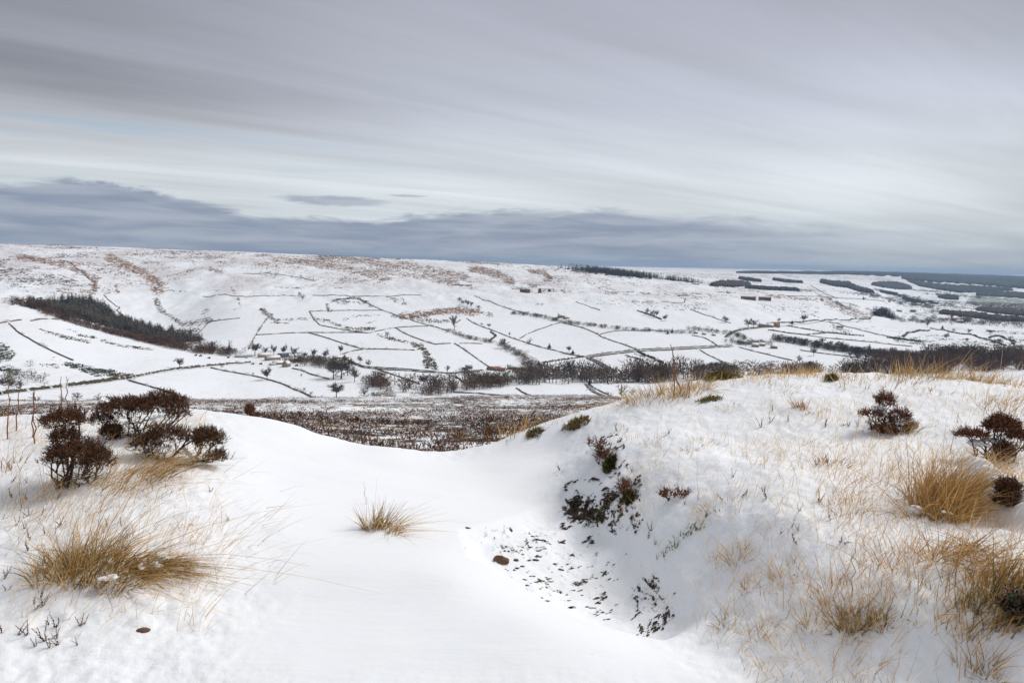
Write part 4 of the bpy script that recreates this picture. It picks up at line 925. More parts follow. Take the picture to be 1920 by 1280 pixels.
wood('brown_wood', 'large brown leafless wood behind the tall grass on the bank', np.concatenate([
    belt_points([(1680,684),(1750,682),(1830,680),(1930,678)], 28, 420), belt_points([(1620,700),(1700,698),(1800,694),(1930,690)], 22, 320), belt_points([(1740,668),(1830,668),(1930,668)], 16, 150)]), 17, tint=np.array((1.4,1.0,.85)), wid=1.3)
wood('brown_wood', 'clump of dark trees in the strip fields behind the grassy crest', np.concatenate([belt_points([(1590,704),(1640,700),(1680,698)], 14, 130), belt_points([(1510,700),(1530,698)], 8, 40)]), 15, tint=(1.0,.78,.75), wid=1.2)
wood('gorse_bank', 'dark green gorse patch on the slope behind the grassy crest', belt_points([(1310,694),(1335,690),(1365,688),(1378,696)], 8, 150), 5, tint=(.55,.75,.5), wid=1.6)
wood('scrub', 'rusty scrub scattered over the pinkish moor bank', belt_points([(1380,684),(1420,682),(1445,688),(1400,696)], 16, 60), 4, tint=(.9,.8,.75), wid=1.5)
wood('scrub', 'bare scrub on the rocky face of the bracken nose', belt_points([(1560,562),(1575,572),(1590,583)], 14, 90), 7, tint=BRN, wid=1.4)
wood('scrub', 'line of scrub running down the slope from the bracken nose', belt_points([(1590,571),(1615,577),(1640,584)], 8, 70), 6, tint=GRY, wid=1.4)
wood('scrub', 'scrub sprinkled over the quarried plateau edge', belt_points([(1440,543),(1470,543),(1500,546),(1530,545)], 40, 70), 7, tint=GRY, wid=1.4)
wood('yew_grove', 'near black evergreen grove on the road end below the nose', belt_points([(1642,592),(1655,590),(1668,596)], 9, 110, 640, -9), 22, CONL, (.35,.35,.35), 1.7)
wood('yew_grove', 'bare orchard trees beside the near black grove', belt_points([(1680,598),(1700,600),(1740,605)], 12, 70), 8, tint=(1.2,1.05,.75), wid=1.4)
allw = []
for lb, p2 in WALLS[:-2]:
    L = world_line(p2, 640, 4.0); sel = rng.uniform(size=len(L)) < np.where(fbm(L[:, 0] / 40, L[:, 1] / 40, 2, 37) > 0, .30, .05); allw.append(L[sel] + rng.normal(size=(sel.sum(), 2)) * 1.0)
allw = np.concatenate(allw); allw = np.stack([allw[:, 0], allw[:, 1], H(allw[:, 0], allw[:, 1])], 1)
wood('wall_scrub', 'small thorns and rushes scattered along the field walls of the dale', allw, 3.2, tint=BRN, wid=1.8, cat='scrub', jit=.6)
# conifer plantation in the gully behind the spur
pl = np.concatenate([poly_points([(50,572),(90,566),(150,562),(178,563),(198,574),(214,591),(240,602),(287,616),(340,628),(385,645),(350,650),(290,638),(225,618),(150,600),(90,584)], 2300, 1400), belt_points([(45,573),(100,580),(150,594),(200,608)], 14, 160, 1400)])
wood('conifer_plantation', 'dark conifer plantation filling the gully behind the snowy spur', pl, 15, CONL, np.array((1.25,1.1,1.05)) * (.55 + .9 * rng.uniform(size=(len(pl), 1))) * np.where(rng.uniform(size=(len(pl), 1)) < .3, np.array((1.5, 1.1, .95)), 1.0), 1.5)
wood('plantation_margin', 'rusty brown leafless trees along the lower margin of the plantation', np.concatenate([
    belt_points([(28,569),(75,580),(137,606),(180,618)], 9, 170, 1200, gate=-9), belt_points([(180,618),(212,626),(275,641),(350,656),(430,664)], 10, 330, 900, gate=-9)]), 10, tint=(1.5,1.05,.85), wid=1.4)
wood('plantation_margin', 'mixed trees where the plantation thins out towards the farm', belt_points([(300,628),(350,642),(400,655),(440,663)], 13, 160, 900, gate=-9), 10, tint=(1.1,1.0,.8), wid=1.2)
wood('thorn_scrub', 'dark thorn scrub hanging on the bank at the bottom of the spur', belt_points([(2,672),(12,680),(25,700),(15,722)], 12, 90), 6, tint=(.8,.9,.6), wid=1.5)

# far forests: canopies with their own height over the ground
def canopy(label, poly, h, col=(0.045, 0.05, 0.05), rmin=2600, rmax=24000, nu=60, nr=16, name='forest', snowy=0.0):
    """forest block over a patch bounded by columns u and two foot rows (near edge, far edge)"""
    us = np.array([p[0] for p in poly], float); near = np.array([p[1] for p in poly], float); far = np.array([p[2] for p in poly], float)
    U_ = np.linspace(us[0], us[-1], nu); nr_, fr_ = np.interp(U_, us, near), np.interp(U_, us, far)
    xs = []; 
    for u, a, b in zip(U_, nr_, fr_):
        p = hit(u, a, rmin, rmax); q = hit(u, min(b, a - .15), math.hypot(p.x, p.y) + 5, rmax)
        P = np.array([p.x, p.y]); Q = np.array([q.x, q.y]); P = P + (Q - P) * rng.uniform(-.05, .05); t = np.linspace(0, 1, nr)[:, None]; xs.append(P + (Q - P) * t)
    XY = np.stack(xs)                      # nu x nr x 2
    z = H(XY[..., 0].ravel(), XY[..., 1].ravel()).reshape(nu, nr)
    edge = np.minimum(1, np.minimum.outer(np.minimum(np.arange(nu), np.arange(nu)[::-1]) / 3.0 + .25, np.minimum(np.arange(nr), np.arange(nr)[::-1]) / 1.5 + .45)); jag = h * (0.35 + 0.9 * rng.uniform(0, 1, (nu, nr))) * edge
    top = z + jag
    V = np.concatenate([np.stack([XY[..., 0], XY[..., 1], top], -1).reshape(-1, 3), np.stack([XY[..., 0], XY[..., 1], z - 3], -1).reshape(-1, 3)])
    off = nu * nr; Fq = []
    for i in range(nu - 1):
        for j in range(nr - 1): Fq.append((i*nr+j, (i+1)*nr+j, (i+1)*nr+j+1, i*nr+j+1))
        Fq.append((off+i*nr, off+(i+1)*nr, (i+1)*nr, i*nr)); Fq.append((i*nr+nr-1, (i+1)*nr+nr-1, off+(i+1)*nr+nr-1, off+i*nr+nr-1))
    for j in range(nr - 1):
        Fq.append((j, j+1, off+j+1, off+j)); Fq.append((off+(nu-1)*nr+j, off+(nu-1)*nr+j+1, (nu-1)*nr+j+1, (nu-1)*nr+j))
    K = np.array(col)[None] * rng.uniform(.35, 1.7, (len(V), 1))
    if snowy: K = np.where(rng.uniform(size=(len(V), 1)) < snowy, 0.6, K)
    link(name, mesh_np(name, V, np.array(Fq), M['forest'], {'tone': K}), label=label, category='forest', kind='stuff')
wood('ridge_wood', 'flat topped conifer wood on the skyline where the ridge ends', belt_points([(1098,507.5),(1130,511),(1165,515),(1190,518),(1203,519)], 55, 620, 2300, gate=-9), 23, CONL, (.8,.8,.8), 1.5, jit=.2)
wood('ridge_wood', 'row of dark conifers on the white plateau below the skyline wood', np.concatenate([belt_points([(1238,522),(1262,525),(1285,528),(1312,531)], 22, 170, 2300, gate=-9), belt_points([(1226,520),(1237,521)], 5, 8, 2300, gate=-9)]), 15, CONL, (1.,.95,.9), 1.3)
DK = (0.020, 0.024, 0.028); BR = (0.045, 0.034, 0.034)
for lb, po, h, c in [
 ('rounded brown wood on the white plateau', [(1330,536,535),(1350,537,528),(1370,538,527),(1395,537,528),(1408,535,532)], 10, BR),
 ('small dark plantation in the plateau fields', [(1384,523,521),(1400,526,522),(1428,529,527)], 12, DK),
 ('dark wood running along the plateau edge above the kilns', [(1396,540,538),(1440,544,540),(1500,546,543)], 10, DK),
 ('slim dark wood on the far plateau', [(1448,525,523),(1475,530,526),(1506,531,530)], 12, DK),
 ('wedge shaped dark wood falling off the plateau', [(1537,530,525),(1560,536,528),(1590,540,530),(1612,547,540),(1640,550,549)], 14, DK),
 ('lens shaped dark wood in the side valley', [(1633,534,533),(1655,539,529),(1680,542,529),(1700,543,534),(1711,542,541)], 14, (0.04,0.045,0.055)),
 ('huge dark forest covering the far valley side', [(1690,523,516),(1720,526,516),(1760,529,517),(1830,533,520),(1900,540,527),(1960,544,533)], 18, DK),
 ('dark forest slope hanging under the huge far forest', [(1700,526,525),(1725,537,529),(1760,543,533),(1800,549,535.5),(1840,548,537),(1870,546,540),(1900,545,543)], 16, DK),
 ('dark forest strip right below the horizon', [(1380,512,509),(1450,513,510),(1530,514,510),(1640,516,510),(1700,518,511),(1800,522,514),(1960,530,519)], 14, DK),
 ('dark copse standing in the valley bottom pasture', [(1758,558,556),(1775,561,554),(1798,562,556)], 12, DK),
 ('dark woods lining the far river meadow', [(1830,554,548),(1870,556,547),(1960,562,552)], 12, DK),
 ('dark trees around the far village', [(1650,548,546),(1668,552,548),(1684,553,551)], 9, DK),
 ('long dark wood below the far village', [(1760,588,584),(1810,594,588),(1860,600,594),(1910,604,600),(1960,606,602)], 12, BR),
 ('dark wood along the far meadow edge', [(1830,582,578),(1870,588,580),(1960,596,586)], 11, BR),
 ('dense black trees on the village hill', [(1692,560,556),(1710,567,561),(1728,571,567)], 9, (.012,.014,.016))]:
    canopy(lb, po, h, c)
for i, (x0, y0, x1, y1) in enumerate([(1700,572,1760,578),(1740,552,1800,556),(1780,600,1850,606),(1800,570,1900,580),(1720,545,1770,549),(1850,606,1920,612),(1640,560,1690,566),(1620,552,1650,556),(1655,548,1700,556),(1690,556,1730,568),(1720,566,1770,573),(1740,585,1830,592),(1780,553,1860,561),(1820,592,1900,600),(1650,592,1760,606)]):
    wood('hedgerow_trees', ['hedgerow trees close below the far village roofs', 'hedgerow trees under the huge far forest', 'hedgerow trees beside the pale tall farm tree', 'scattered trees over the green far meadow', 'hedgerow trees near the lens shaped wood', 'hedgerow trees at the end of the long dark wood', 'hedgerow trees about the dark village slope', 'hedgerow trees at the foot of the plateau', 'dark trees above the smoke blue village dip', 'thick dark trees on the near side of the village', 'garden trees at the outer end of the village street', 'thin tree line across the far open meadow', 'tree line under the round far copse', 'tree line in front of the last long dark wood', 'tree line trailing away from the near black grove'][i],
         belt_points([(x0, y0), ((x0+x1)/2, (y0+y1)/2 + 1), (x1, y1)], 38, 90 if i in (9, 10, 8) else 48, 2100, -9), 11, tint=(.55,.6,.65) if i in (9, 10, 8, 0) else (.9,.9,.95), wid=1.7)
# ------------------------------------------------------------------ farm buildings
def add_box(g, x0, x1, y0, y1, z0, z1, col):
    V = [(x0,y0,z0),(x1,y0,z0),(x1,y1,z0),(x0,y1,z0),(x0,y0,z1),(x1,y0,z1),(x1,y1,z1),(x0,y1,z1)]
    g.add(V, [(3,2,1,0),(4,5,6,7),(0,1,5,4),(1,2,6,5),(2,3,7,6),(3,0,4,7)], col)
STONE = (0.34, 0.27, 0.18); GSTONE = (0.25, 0.22, 0.19); SN = (0.84, 0.855, 0.88); TILE = (0.30, 0.15, 0.10); SLATE = (0.13, 0.15, 0.18)
def building(name, label, cat, px, py, w, d, h, rise, rot, wall=STONE, roof=SN, chim=0, win=0, opening=None, rmin=640, group=None):
    """w along the ridge, d across it, metres; rot in degrees turns the long front from facing the camera"""
    p = hit(px, py, rmin); az_ = math.atan2(p.x, p.y)
    z0 = min(ground_at(p.x + a, p.y + b) for a in (-w/2, w/2) for b in (-d/2, d/2))
    t = thing(name, label, cat, (p.x, p.y, p.z), -az_ + R_(rot), group)
    base = z0 - p.z - 0.4
    g = Geo(); add_box(g, -w/2, w/2, -d/2, d/2, base, h, wall)
    for s in (-1, 1):                     # gable triangles, given the wall's thickness
        x = s * w / 2; xi = s * (w / 2 - 0.4)
        g.add([(x, -d/2, h), (x, d/2, h), (x, 0, h + rise), (xi, -d/2, h), (xi, d/2, h), (xi, 0, h + rise)], [(0, 1, 2), (3, 5, 4), (0, 2, 5), (0, 5, 3), (1, 4, 5), (1, 5, 2)], wall)
    link('wall', g.mesh('wall', M['stone']), t)
    r = Geo(); ov = 0.35; th = 0.32; ex = w / 2 + 0.3
    for s in (-1, 1):
        a = (0, h + rise + 0.04); b = (s * (d/2 + ov), h - ov * rise / (d/2) + 0.04)
        V = [(-ex, a[0], a[1]), (ex, a[0], a[1]), (ex, b[0], b[1]), (-ex, b[0], b[1])]
        V += [(x_, y_, z_ + th) for x_, y_, z_ in V]
        r.add(V, [(0,1,2,3),(4,5,6,7),(0,1,5,4),(1,2,6,5),(2,3,7,6),(3,0,4,7)], roof)
    ro = link('roof', r.mesh('roof', M['stone'] if roof is not SN else M['snow']), t)
    for i in range(chim):
        c = Geo(); x = (-1 if i == 0 else 1) * (w/2 - .6); add_box(c, x-.5, x+.5, -.4, .4, h + rise - .5, h + rise + 1.5, wall); add_box(c, x-.25, x+.25, -.2, .2, h + rise + 1.5, h + rise + 1.9, (0.3,.14,.09))
        link('chimney', c.mesh('chimney', M['stone']), ro)
    if win:
        wm = Geo(); add_box(wm, -.55, .55, -0.06, .02, -.7, .7, (0.03,0.035,0.04)); wd = wm.mesh('window', M['glass'])
        fl = 2 if h > 4.5 else 1
        for f_ in range(fl):
            for i in range(win):
                link('window', wd, t, ((-w/2 + (i + .5) * w / win), -d/2 - 0.02, 1.6 + f_ * 2.6))
        dm = Geo(); add_box(dm, -.55, .55, -.06, .02, 0, 2.1, (0.06,.05,.045)); link('door', dm.mesh('door', M['paint']), t, (w/2 - w/win + (0 if win > 1 else w/2 - .9) - .2, -d/2 - .03, 0))
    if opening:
        om = Geo(); x0, x1, hh = opening; add_box(om, x0, x1, -d/2 - .05, -d/2 + .3, base, hh, (0.012, 0.014, 0.02)); link('doorway_shade', om.mesh('doorway_shade', M['paint']), t)  # near-black slab on the wall, coloured as the shade inside the open front
    return t
FG = 'stone farm buildings in the valley'
building('farmhouse', 'pale stone farmhouse with a steep gable at the near corner of the farmyard', 'house', 537, 687, 11, 9, 5.4, 4.2, 62, STONE, SN, 2, 3, group=FG)
building('barn', 'low stone barn with snowy roof joined behind the farmhouse', 'barn', 521, 683, 16, 7, 3.2, 2.4, 12, GSTONE, SN, group=FG)
building('barn', 'long farm shed with a broad snow covered roof in the farmyard', 'barn', 511, 674, 22, 14, 4.2, 2.6, 18, (0.36,.27,.17), SN, group=FG)
building('barn', 'open fronted barn with white roof and dark blue mouth', 'barn', 546, 677, 20, 12, 4.6, 2.2, 4, (0.28,.26,.24), SN, opening=(3.5, 9.6, 4.2), group=FG)
building('barn', 'dark slate roofed shed behind the white roofed barns', 'barn', 531, 669, 17, 10, 3.8, 2.6, 8, GSTONE, SLATE, group=FG)
building('barn', 'orange brown barn at the back of the farmyard', 'barn', 494, 669, 17, 9, 4.2, 2.2, 10, (0.38,.27,.14), SN, group=FG)
building('shed', 'small snow roofed shed at the front of the farmyard', 'shed', 511, 684, 9, 5, 2.0, 1.0, 14, GSTONE, SN, group=FG)
building('shed', 'low pale shed with snowy roof near the track', 'shed', 450, 681, 13, 7, 2.4, 1.3, -4, (0.34,.34,.27), SN, group=FG)
building('shed', 'long low polytunnel like shed by the parked machines', 'shed', 458, 669, 30, 7, 2.2, 1.0, 3, (0.30,.32,.28), SN, group=FG)
building('cottage', 'tall gabled stone cottage above the big dark trees', 'house', 648, 675, 10, 8, 5.2, 4.0, 70, (0.40,.28,.16), SN, 1, 3, group=FG)
building('barn', 'low snow roofed barn beside the tall stone cottage', 'barn', 633, 672, 16, 7, 2.6, 2.0, 15, GSTONE, SN, group=FG)
building('barn', 'grey metal barn on the lane below the white field', 'barn', 879, 690, 11, 8, 3.4, 1.6, 8, (0.12,.14,.17), (0.32,.35,.40), group=FG)
building('shed', 'low grey shed attached to the grey metal barn', 'shed', 872, 692, 8, 6, 2.0, .8, 8, (0.15,.17,.2), SLATE, group=FG)
building('barn', 'reddish tiled barn with a walled yard at the valley farm', 'barn', 928, 694, 17, 7, 3.4, 2.6, 12, (0.30,.21,.15), TILE, group=FG)
building('barn', 'bright red roofed cattle shed at the valley farm', 'barn', 940, 695, 12, 7, 2.8, 2.4, 6, (0.36,.25,.15), (0.34,.12,.08), group=FG)
building('farmhouse', 'long stone farmhouse with snowy roof and end chimneys', 'house', 966, 692, 27, 8, 4.0, 2.6, 4, (0.42,.31,.17), SN, 2, 5, group=FG)
building('barn', 'short brown stone barn ending the valley farm range', 'barn', 918, 693, 8, 6, 3, 2.4, 40, (0.25,.19,.14), (0.30,.12,.08), group=FG)
building('farmhouse', 'stone house glimpsed at the edge of the scrubby gully', 'house', 967, 692.5, 14, 6, 3.5, 2.0, 2, (0.40,.3,.18), SN, 0, 2, group=FG) if False else None
building('house', 'small brick house among the hedge trees under the kilns', 'house', 1052, 595, 16, 9, 5, 4, 10, (0.34,.21,.14), SN, 2, 3, group=FG)
building('barn', 'brown barn next to the small brick house under the kilns', 'barn', 1062, 597, 14, 8, 3.5, 3, 30, (0.3,.2,.13), SN, group=FG)
building('house', 'snow roofed roadside house at the hamlet bend', 'house', 1430, 612, 18, 9, 5, 4, -6, (0.3,.23,.18), SN, 2, 3, group=FG)
building('house', 'second snow roofed house in the hamlet, beyond the bend', 'house', 1443, 613, 16, 9, 5, 4, 20, (0.4,.3,.18), SN, 1, 3, group=FG)
building('house', 'orange stone house at the outer end of the hamlet', 'house', 1456, 613, 14, 9, 5, 4, 5, (0.36,.27,.17), TILE, 1, 2, group=FG)
building('house', 'snowy roofed farmhouse where the main lane ends', 'house', 1416, 650, 13, 8, 4.5, 3.6, 10, STONE, SN, 2, 3, group=FG)
building('barn', 'snowy roofed barn behind the lane end farmhouse', 'barn', 1428, 648, 13, 8, 3.5, 3.0, -10, GSTONE, SN, group=FG)
building('house', 'red brick house with white roof beside the belt of trees', 'house', 1451, 653, 12, 7, 4.5, 3.4, 14, (0.42,.16,.11), SN, 1, 2, group=FG)
building('house', 'first small cottage in the terrace line below the hedge trees', 'house', 1305, 625, 8, 6, 2.6, 2.0, 5, GSTONE, SN, 1, 1, group=FG)
building('house', 'second small cottage of the line below the hedge trees', 'house', 1320, 627, 8, 6, 2.6, 2.0, 5, GSTONE, SN, 1, 1, group=FG)
building('house', 'third small cottage of the line, closest to the road', 'house', 1338, 629, 8, 6, 2.6, 2.0, 5, GSTONE, SN, 1, 1, group=FG)
VG = 'far village houses'
for i, (px, py, c, lb) in enumerate([(1705,560,SN,'far village house nearest the dense black trees'),(1722,572,SN,'far village house below the dense black trees'),(1738,571,SN,'white roofed far village house by the stream hedge'),
    (1752,569,SN,'far village house at the outer end of the street'),(1730,566,SN,'far village house hidden among garden trees'),(1790,601,(0.25,.14,.1),'brown farm barn by the pale tall tree'),
    (1806,602,(0.4,.2,.14),'reddish farmhouse in the far farm group'),(1800,605,SN,'snow roofed shed of the far farm group'),(1744,602,SN,'snow roofed house beside the far narrow tree'),(1686,584,SN,'white roofed house on the open village green'),(1712,585,(0.12,.13,.15),'dark roofed house on the open village green')]):
    building('house', lb, 'house', px, py, 17, 9, 5, 4, [8, -12, 20][i % 3], (0.24,.2,.17), c, 1, 2, rmin=1700, group=VG)
building('barn', 'small stone field barn alone in the wide white field', 'barn', 1575, 614, 15, 7, 2.6, 1.6, 0, (0.2,.17,.12), (0.22,.19,.14))
building('barn', 'white roofed barn by the plateau conifers', 'barn', 1304, 533, 26, 9, 3.5, 2.4, 6, (0.4,.38,.34), SN, rmin=2200)

# ruined calcining kilns: thick walls pierced by arches
def kiln(label, px, py, spans, h, rmin=1700, depth=9.0, missing=()):
    p = hit(px, py, rmin); az_ = math.atan2(p.x, p.y); t = thing('ruined_kiln', label, 'ruin', (p.x, p.y, p.z), -az_, 'ruined iron kilns along the scarp')
    sw = 7.0; W_ = spans * sw; c = (0.22, 0.15, 0.115)
    for i in range(spans + 1):
        g = Geo(); x = -W_/2 + i * sw; hh = h * (0.55 if i in missing else 1.0) * rng.uniform(.9, 1.04); add_box(g, x - 1.3, x + 1.3, -1.2, 1.2, -4, hh, np.array(c) * rng.uniform(.8, 1.2)); link('pier', g.mesh('pier', M['stone']), t)
    for i in range(spans):
        if i in missing: continue
        x0 = -W_/2 + i * sw + 1.3; x1 = x0 + sw - 2.6; g = Geo(); n_ = 7; zt = h * rng.uniform(.9, 1.0); zs = h * .45; V = []
        for k in range(n_):
            a = math.pi * k / (n_ - 1); xx = (x0 + x1) / 2 - math.cos(a) * (x1 - x0) / 2; zz = zs + math.sin(a) * h * .25
            V += [(xx, -1, zz), (xx, -1, zt), (xx, 1, zz), (xx, 1, zt)]
        T = []
        for k in range(n_ - 1): a = 4*k; b = a + 4; T += [(a, b, b+1, a+1), (a+2, a+3, b+3, b+2), (a, a+2, b+2, b), (a+1, b+1, b+3, a+3)]
        g.add(V, T, c); link('arch', g.mesh('arch', M['stone']), t)
    g = Geo(); add_box(g, -W_/2, W_/2, depth - 1, depth, -4, h * .8, (0.10, 0.07, 0.055)); link('back_wall', g.mesh('back_wall', M['stone']), t)
kiln('tall ruined brick kiln wall nearest the bracken ridge', 984, 549, 4, 13)
kiln('narrow broken kiln stump with a leaning end', 1012, 549, 1, 14, missing=())
kiln('small isolated kiln remnant on the scarp bench', 1030, 547, 1, 9)
kiln('low arcade of ruined kilns on the bench above the hamlet', 1403, 562, 6, 11)
kiln('second arcade of ruined kilns ending in a broken tower', 1434, 563, 5, 11)

# farm machines in the yard
def machine(label, px, py, col, w=4.5, cab=True):
    p = hit(px, py, 640); t = thing('farm_machine', label, 'farm machine', (p.x, p.y, p.z), -math.atan2(p.x, p.y) + rng.uniform(-.6, .6), 'farm machines around the yard')
    g = Geo(); add_box(g, -w/2, w/2, -1, 1, .7, 1.9, col); add_box(g, -w/2 + .3, w/2 - .3, -.8, .8, .45, .7, (0.05,.05,.05)); link('body', g.mesh('body', M['paint']), t)
    if cab:
        g = Geo(); V = [(-.3,-.9,1.9),(w/2-.4,-.9,1.9),(w/2-.4,.9,1.9),(-.3,.9,1.9),(0,-.75,3),(w/2-.6,-.75,3),(w/2-.6,.75,3),(0,.75,3)]
        g.add(V, [(3,2,1,0),(4,5,6,7),(0,1,5,4),(1,2,6,5),(2,3,7,6),(3,0,4,7)], (0.08,.09,.1)); link('cab', g.mesh('cab', M['glass']), t)
    wg = Geo(); a = np.linspace(0, 2*math.pi, 13)[:-1]; V = [(.75*math.cos(x), y, .75*math.sin(x)) for y in (-.2, .2) for x in a]; T = [(i, (i+1)%12, 12+(i+1)%12, 12+i) for i in range(12)]
    wg.add(V, T, (0.03,.03,.03)); wg.add([(0,-.2,0)]+V[:12], [(0, i+1, (i+1)%12+1) for i in range(12)], (0.03,.03,.03)); wg.add([(0,.2,0)]+V[12:], [(0, (i+1)%12+1, i+1) for i in range(12)], (0.03,.03,.03))
    wd = wg.mesh('wheel', M['paint'])
    for x in (-w/2+.8, w/2-.8):
        for y in (-1.1, 1.1): link('wheel', wd, t, (x, y, .72))
RDM = (0.45, 0.06, 0.04)
for lb, px, py, c in [('red farm machine highest up the white slope beside the yard', 367, 667, RDM), ('long red farm trailer on the slope beside the yard', 376, 668, RDM), ('dark red machine parked at the slope bottom by the yard', 392, 672, (0.25,.05,.04)),
    ('red machine between the low sheds', 450, 669, RDM), ('white vehicle by the long low shed', 462, 671, (0.7,.72,.75)), ('light blue container beside the track hedge', 474, 683, (0.15,.45,.6)), ('red machine at the front of the farmyard', 489, 683, RDM), ('orange machine under the open fronted barn', 552, 680, (0.6,.2,.05)), ('small dark machine beside the farmhouse', 556, 686, (0.08,.07,.07)), ('rusty trailer in the middle of the yard', 428, 671, (0.2,.09,.05))]:
    machine(lb, px, py, c)
# ------------------------------------------------------------------ near vegetation
STRAW = np.array((0.76, 0.50, 0.22)); GOLD = np.array((0.62, 0.37, 0.13)); OLIVE = np.array((0.27, 0.20, 0.065)); PALE = np.array((0.82, 0.62, 0.38)); RUST = np.array((0.46, 0.25, 0.11))
def ground_np(x, y): return H(x, y)
def grass_geo(g, cx, cy, n_, rad, length, lean=(0, 0), spread=0.5, width=0.0032, cols=(STRAW, GOLD, OLIVE), droop=0.35, segs=4, up=1.0, ell=1.0, base_dark=True, lj=.45):
    """blades rooted on the ground round (cx, cy)"""
    a = rng.uniform(0, 6.283, n_); rr = rad * np.sqrt(rng.uniform(0, 1, n_)); x = cx + np.cos(a) * rr * ell; y = cy + np.sin(a) * rr
    root = np.stack([x, y, H(x, y) - 0.015], 1)
    out = np.stack([np.cos(a) * rr / max(rad, 1e-6), np.sin(a) * rr / max(rad, 1e-6), np.zeros(n_)], 1)
    d = out * spread + rng.normal(size=(n_, 3)) * 0.33 + np.array([lean[0], lean[1], up]); d /= np.linalg.norm(d, axis=1, keepdims=True)
    L = length * rng.uniform(1 - lj, 1.1, n_) * np.where(rng.uniform(size=n_) < .25, .55, 1)
    bend = np.stack([lean[0] + out[:, 0] * spread + rng.normal(size=n_) * .6, lean[1] + out[:, 1] * spread + rng.normal(size=n_) * .6, np.full(n_, -1.0)], 1) * (droop * rng.uniform(.3, 1.5, n_))[:, None]
    C3 = np.array(cols); c = C3[rng.integers(len(C3), size=n_)] * rng.uniform(.5, 1.4, (n_, 1))
    V, Q, cc = blades(root, d, L, np.full(n_, width) * rng.uniform(.6, 1.4, n_), bend, c, segs)
    if base_dark:                              # blades are browner at the root
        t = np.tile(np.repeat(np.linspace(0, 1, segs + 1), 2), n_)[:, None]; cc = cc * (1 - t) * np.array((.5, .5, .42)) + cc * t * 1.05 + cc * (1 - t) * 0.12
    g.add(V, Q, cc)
def at_px(px, py): p = hit(px, py, 1.2, 14.0); return p
def shift(g, p): 
    for i in range(len(g.V)): g.V[i] = g.V[i] - np.array([p.x, p.y, p.z])
def lump(p, r, sq=.6, seed=0, sub=3):
    """a rounded irregular blob; returns V, T"""
    n1, n2 = 14, 9; V = []; r0 = np.random.default_rng(seed); ph = r0.uniform(0, 6, 3)
    for i in range(n2 + 1):
        th = math.pi * i / n2
        for j in range(n1):
            a = 2 * math.pi * j / n1; k = 1 + .18 * math.sin(2 * a + ph[0] + th) + .14 * math.sin(3 * a + ph[1] - 2 * th) + .08 * math.sin(5 * a + 3 * th + ph[2])
            V.append((p[0] + r * k * math.sin(th) * math.cos(a), p[1] + r * k * math.sin(th) * math.sin(a), p[2] + r * sq * math.cos(th)))
    T = [(i*n1+j, i*n1+(j+1)%n1, (i+1)*n1+(j+1)%n1, (i+1)*n1+j) for i in range(n2) for j in range(n1)]
    return np.array(V), [t[::-1] for t in T]
def tussock(label, px, py, specs, group='dry grass tussocks in the snow', name='grass_tussock', cat='grass tussock', snow=0):
    """specs: dx, dy (metres) from the foot, then grass_geo settings"""
    p = at_px(px, py); g = Geo()
    for dx, dy, kw in specs: kw = dict(kw); kw['n_'] = int(kw['n_'] * .58); kw['width'] = kw.get('width', .0032) * 1.4; grass_geo(g, p.x + dx, p.y + dy, **kw)
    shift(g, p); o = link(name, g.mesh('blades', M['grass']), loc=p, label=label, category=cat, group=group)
    for i in range(snow):                       # snow caught between the blades
        sg = Geo(); dx, dy, kw = specs[i % len(specs)]; a = rng.uniform(0, 6.28); q = kw['rad'] * rng.uniform(.3, .9); x, y = dx + math.cos(a) * q, dy + math.sin(a) * q - .02; r_ = rng.uniform(.014, .032)
        for k in range(4):
            V, T = lump(rng.normal(size=3) * (.6, .5, .2) * r_, r_ * rng.uniform(.4, .9), .4, i * 5 + k); sg.add(V, T, SN)
        link('snow_clump', sg.mesh('snow_clump', M['snow'], True), o, (x, y, ground_at(p.x + x, p.y + y) - p.z + rng.uniform(.0, .05)))
    return o
D = dict
MIX = (STRAW, GOLD, OLIVE); WARM = (STRAW, GOLD, RUST); LIGHT = (STRAW, PALE, GOLD)
tussock('big olive and straw tussock fanning upward below the largest heather bush', 150, 1072, [
    (-.10, 0, D(n_=420, rad=.11, length=.24, lean=(-.02, .1), spread=.35, cols=MIX, width=.0034)), (.05, .02, D(n_=560, rad=.13, length=.29, lean=(.28, .1), spread=.35, cols=MIX, width=.0034)),
    (.18, .0, D(n_=380, rad=.11, length=.27, lean=(.7, .05), spread=.3, cols=MIX, droop=.5)), (.0, .05, D(n_=110, rad=.12, length=.62, lean=(.35, .25), spread=.3, cols=LIGHT, width=.0026)), (-.1, .05, D(n_=60, rad=.12, length=.5, lean=(-.4, .1), spread=.4, cols=LIGHT, width=.0024))], snow=5)
tussock('flattened tussock swept sideways like combed hair over a dark hollow', 268, 1062, [
    (-.02, 0, D(n_=340, rad=.08, length=.22, lean=(1.3, -.05), spread=.2, up=.55, cols=MIX, droop=.45)), (.10, .03, D(n_=220, rad=.07, length=.19, lean=(1.8, .0), spread=.2, up=.4, cols=(GOLD, OLIVE, RUST), droop=.4)),
    (0, 0, D(n_=40, rad=.1, length=.6, lean=(1.3, .1), spread=.3, up=.5, cols=LIGHT, width=.0024, droop=.5))], snow=5)
tussock('long wispy grass leaning against the leaning heather stems', 232, 905, [
    (0, 0, D(n_=330, rad=.16, length=.40, lean=(.75, .25), spread=.2, cols=LIGHT, width=.0026, ell=1.4)), (.12, .12, D(n_=200, rad=.10, length=.36, lean=(.8, .3), spread=.2, cols=MIX, width=.0028))])
tussock('thin haze of fine straw grass between the two dark bushes', 130, 960, [(0, 0, D(n_=260, rad=.35, length=.42, lean=(.45, .2), spread=.2, cols=(PALE, STRAW, GOLD), width=.0018, ell=1.3))])
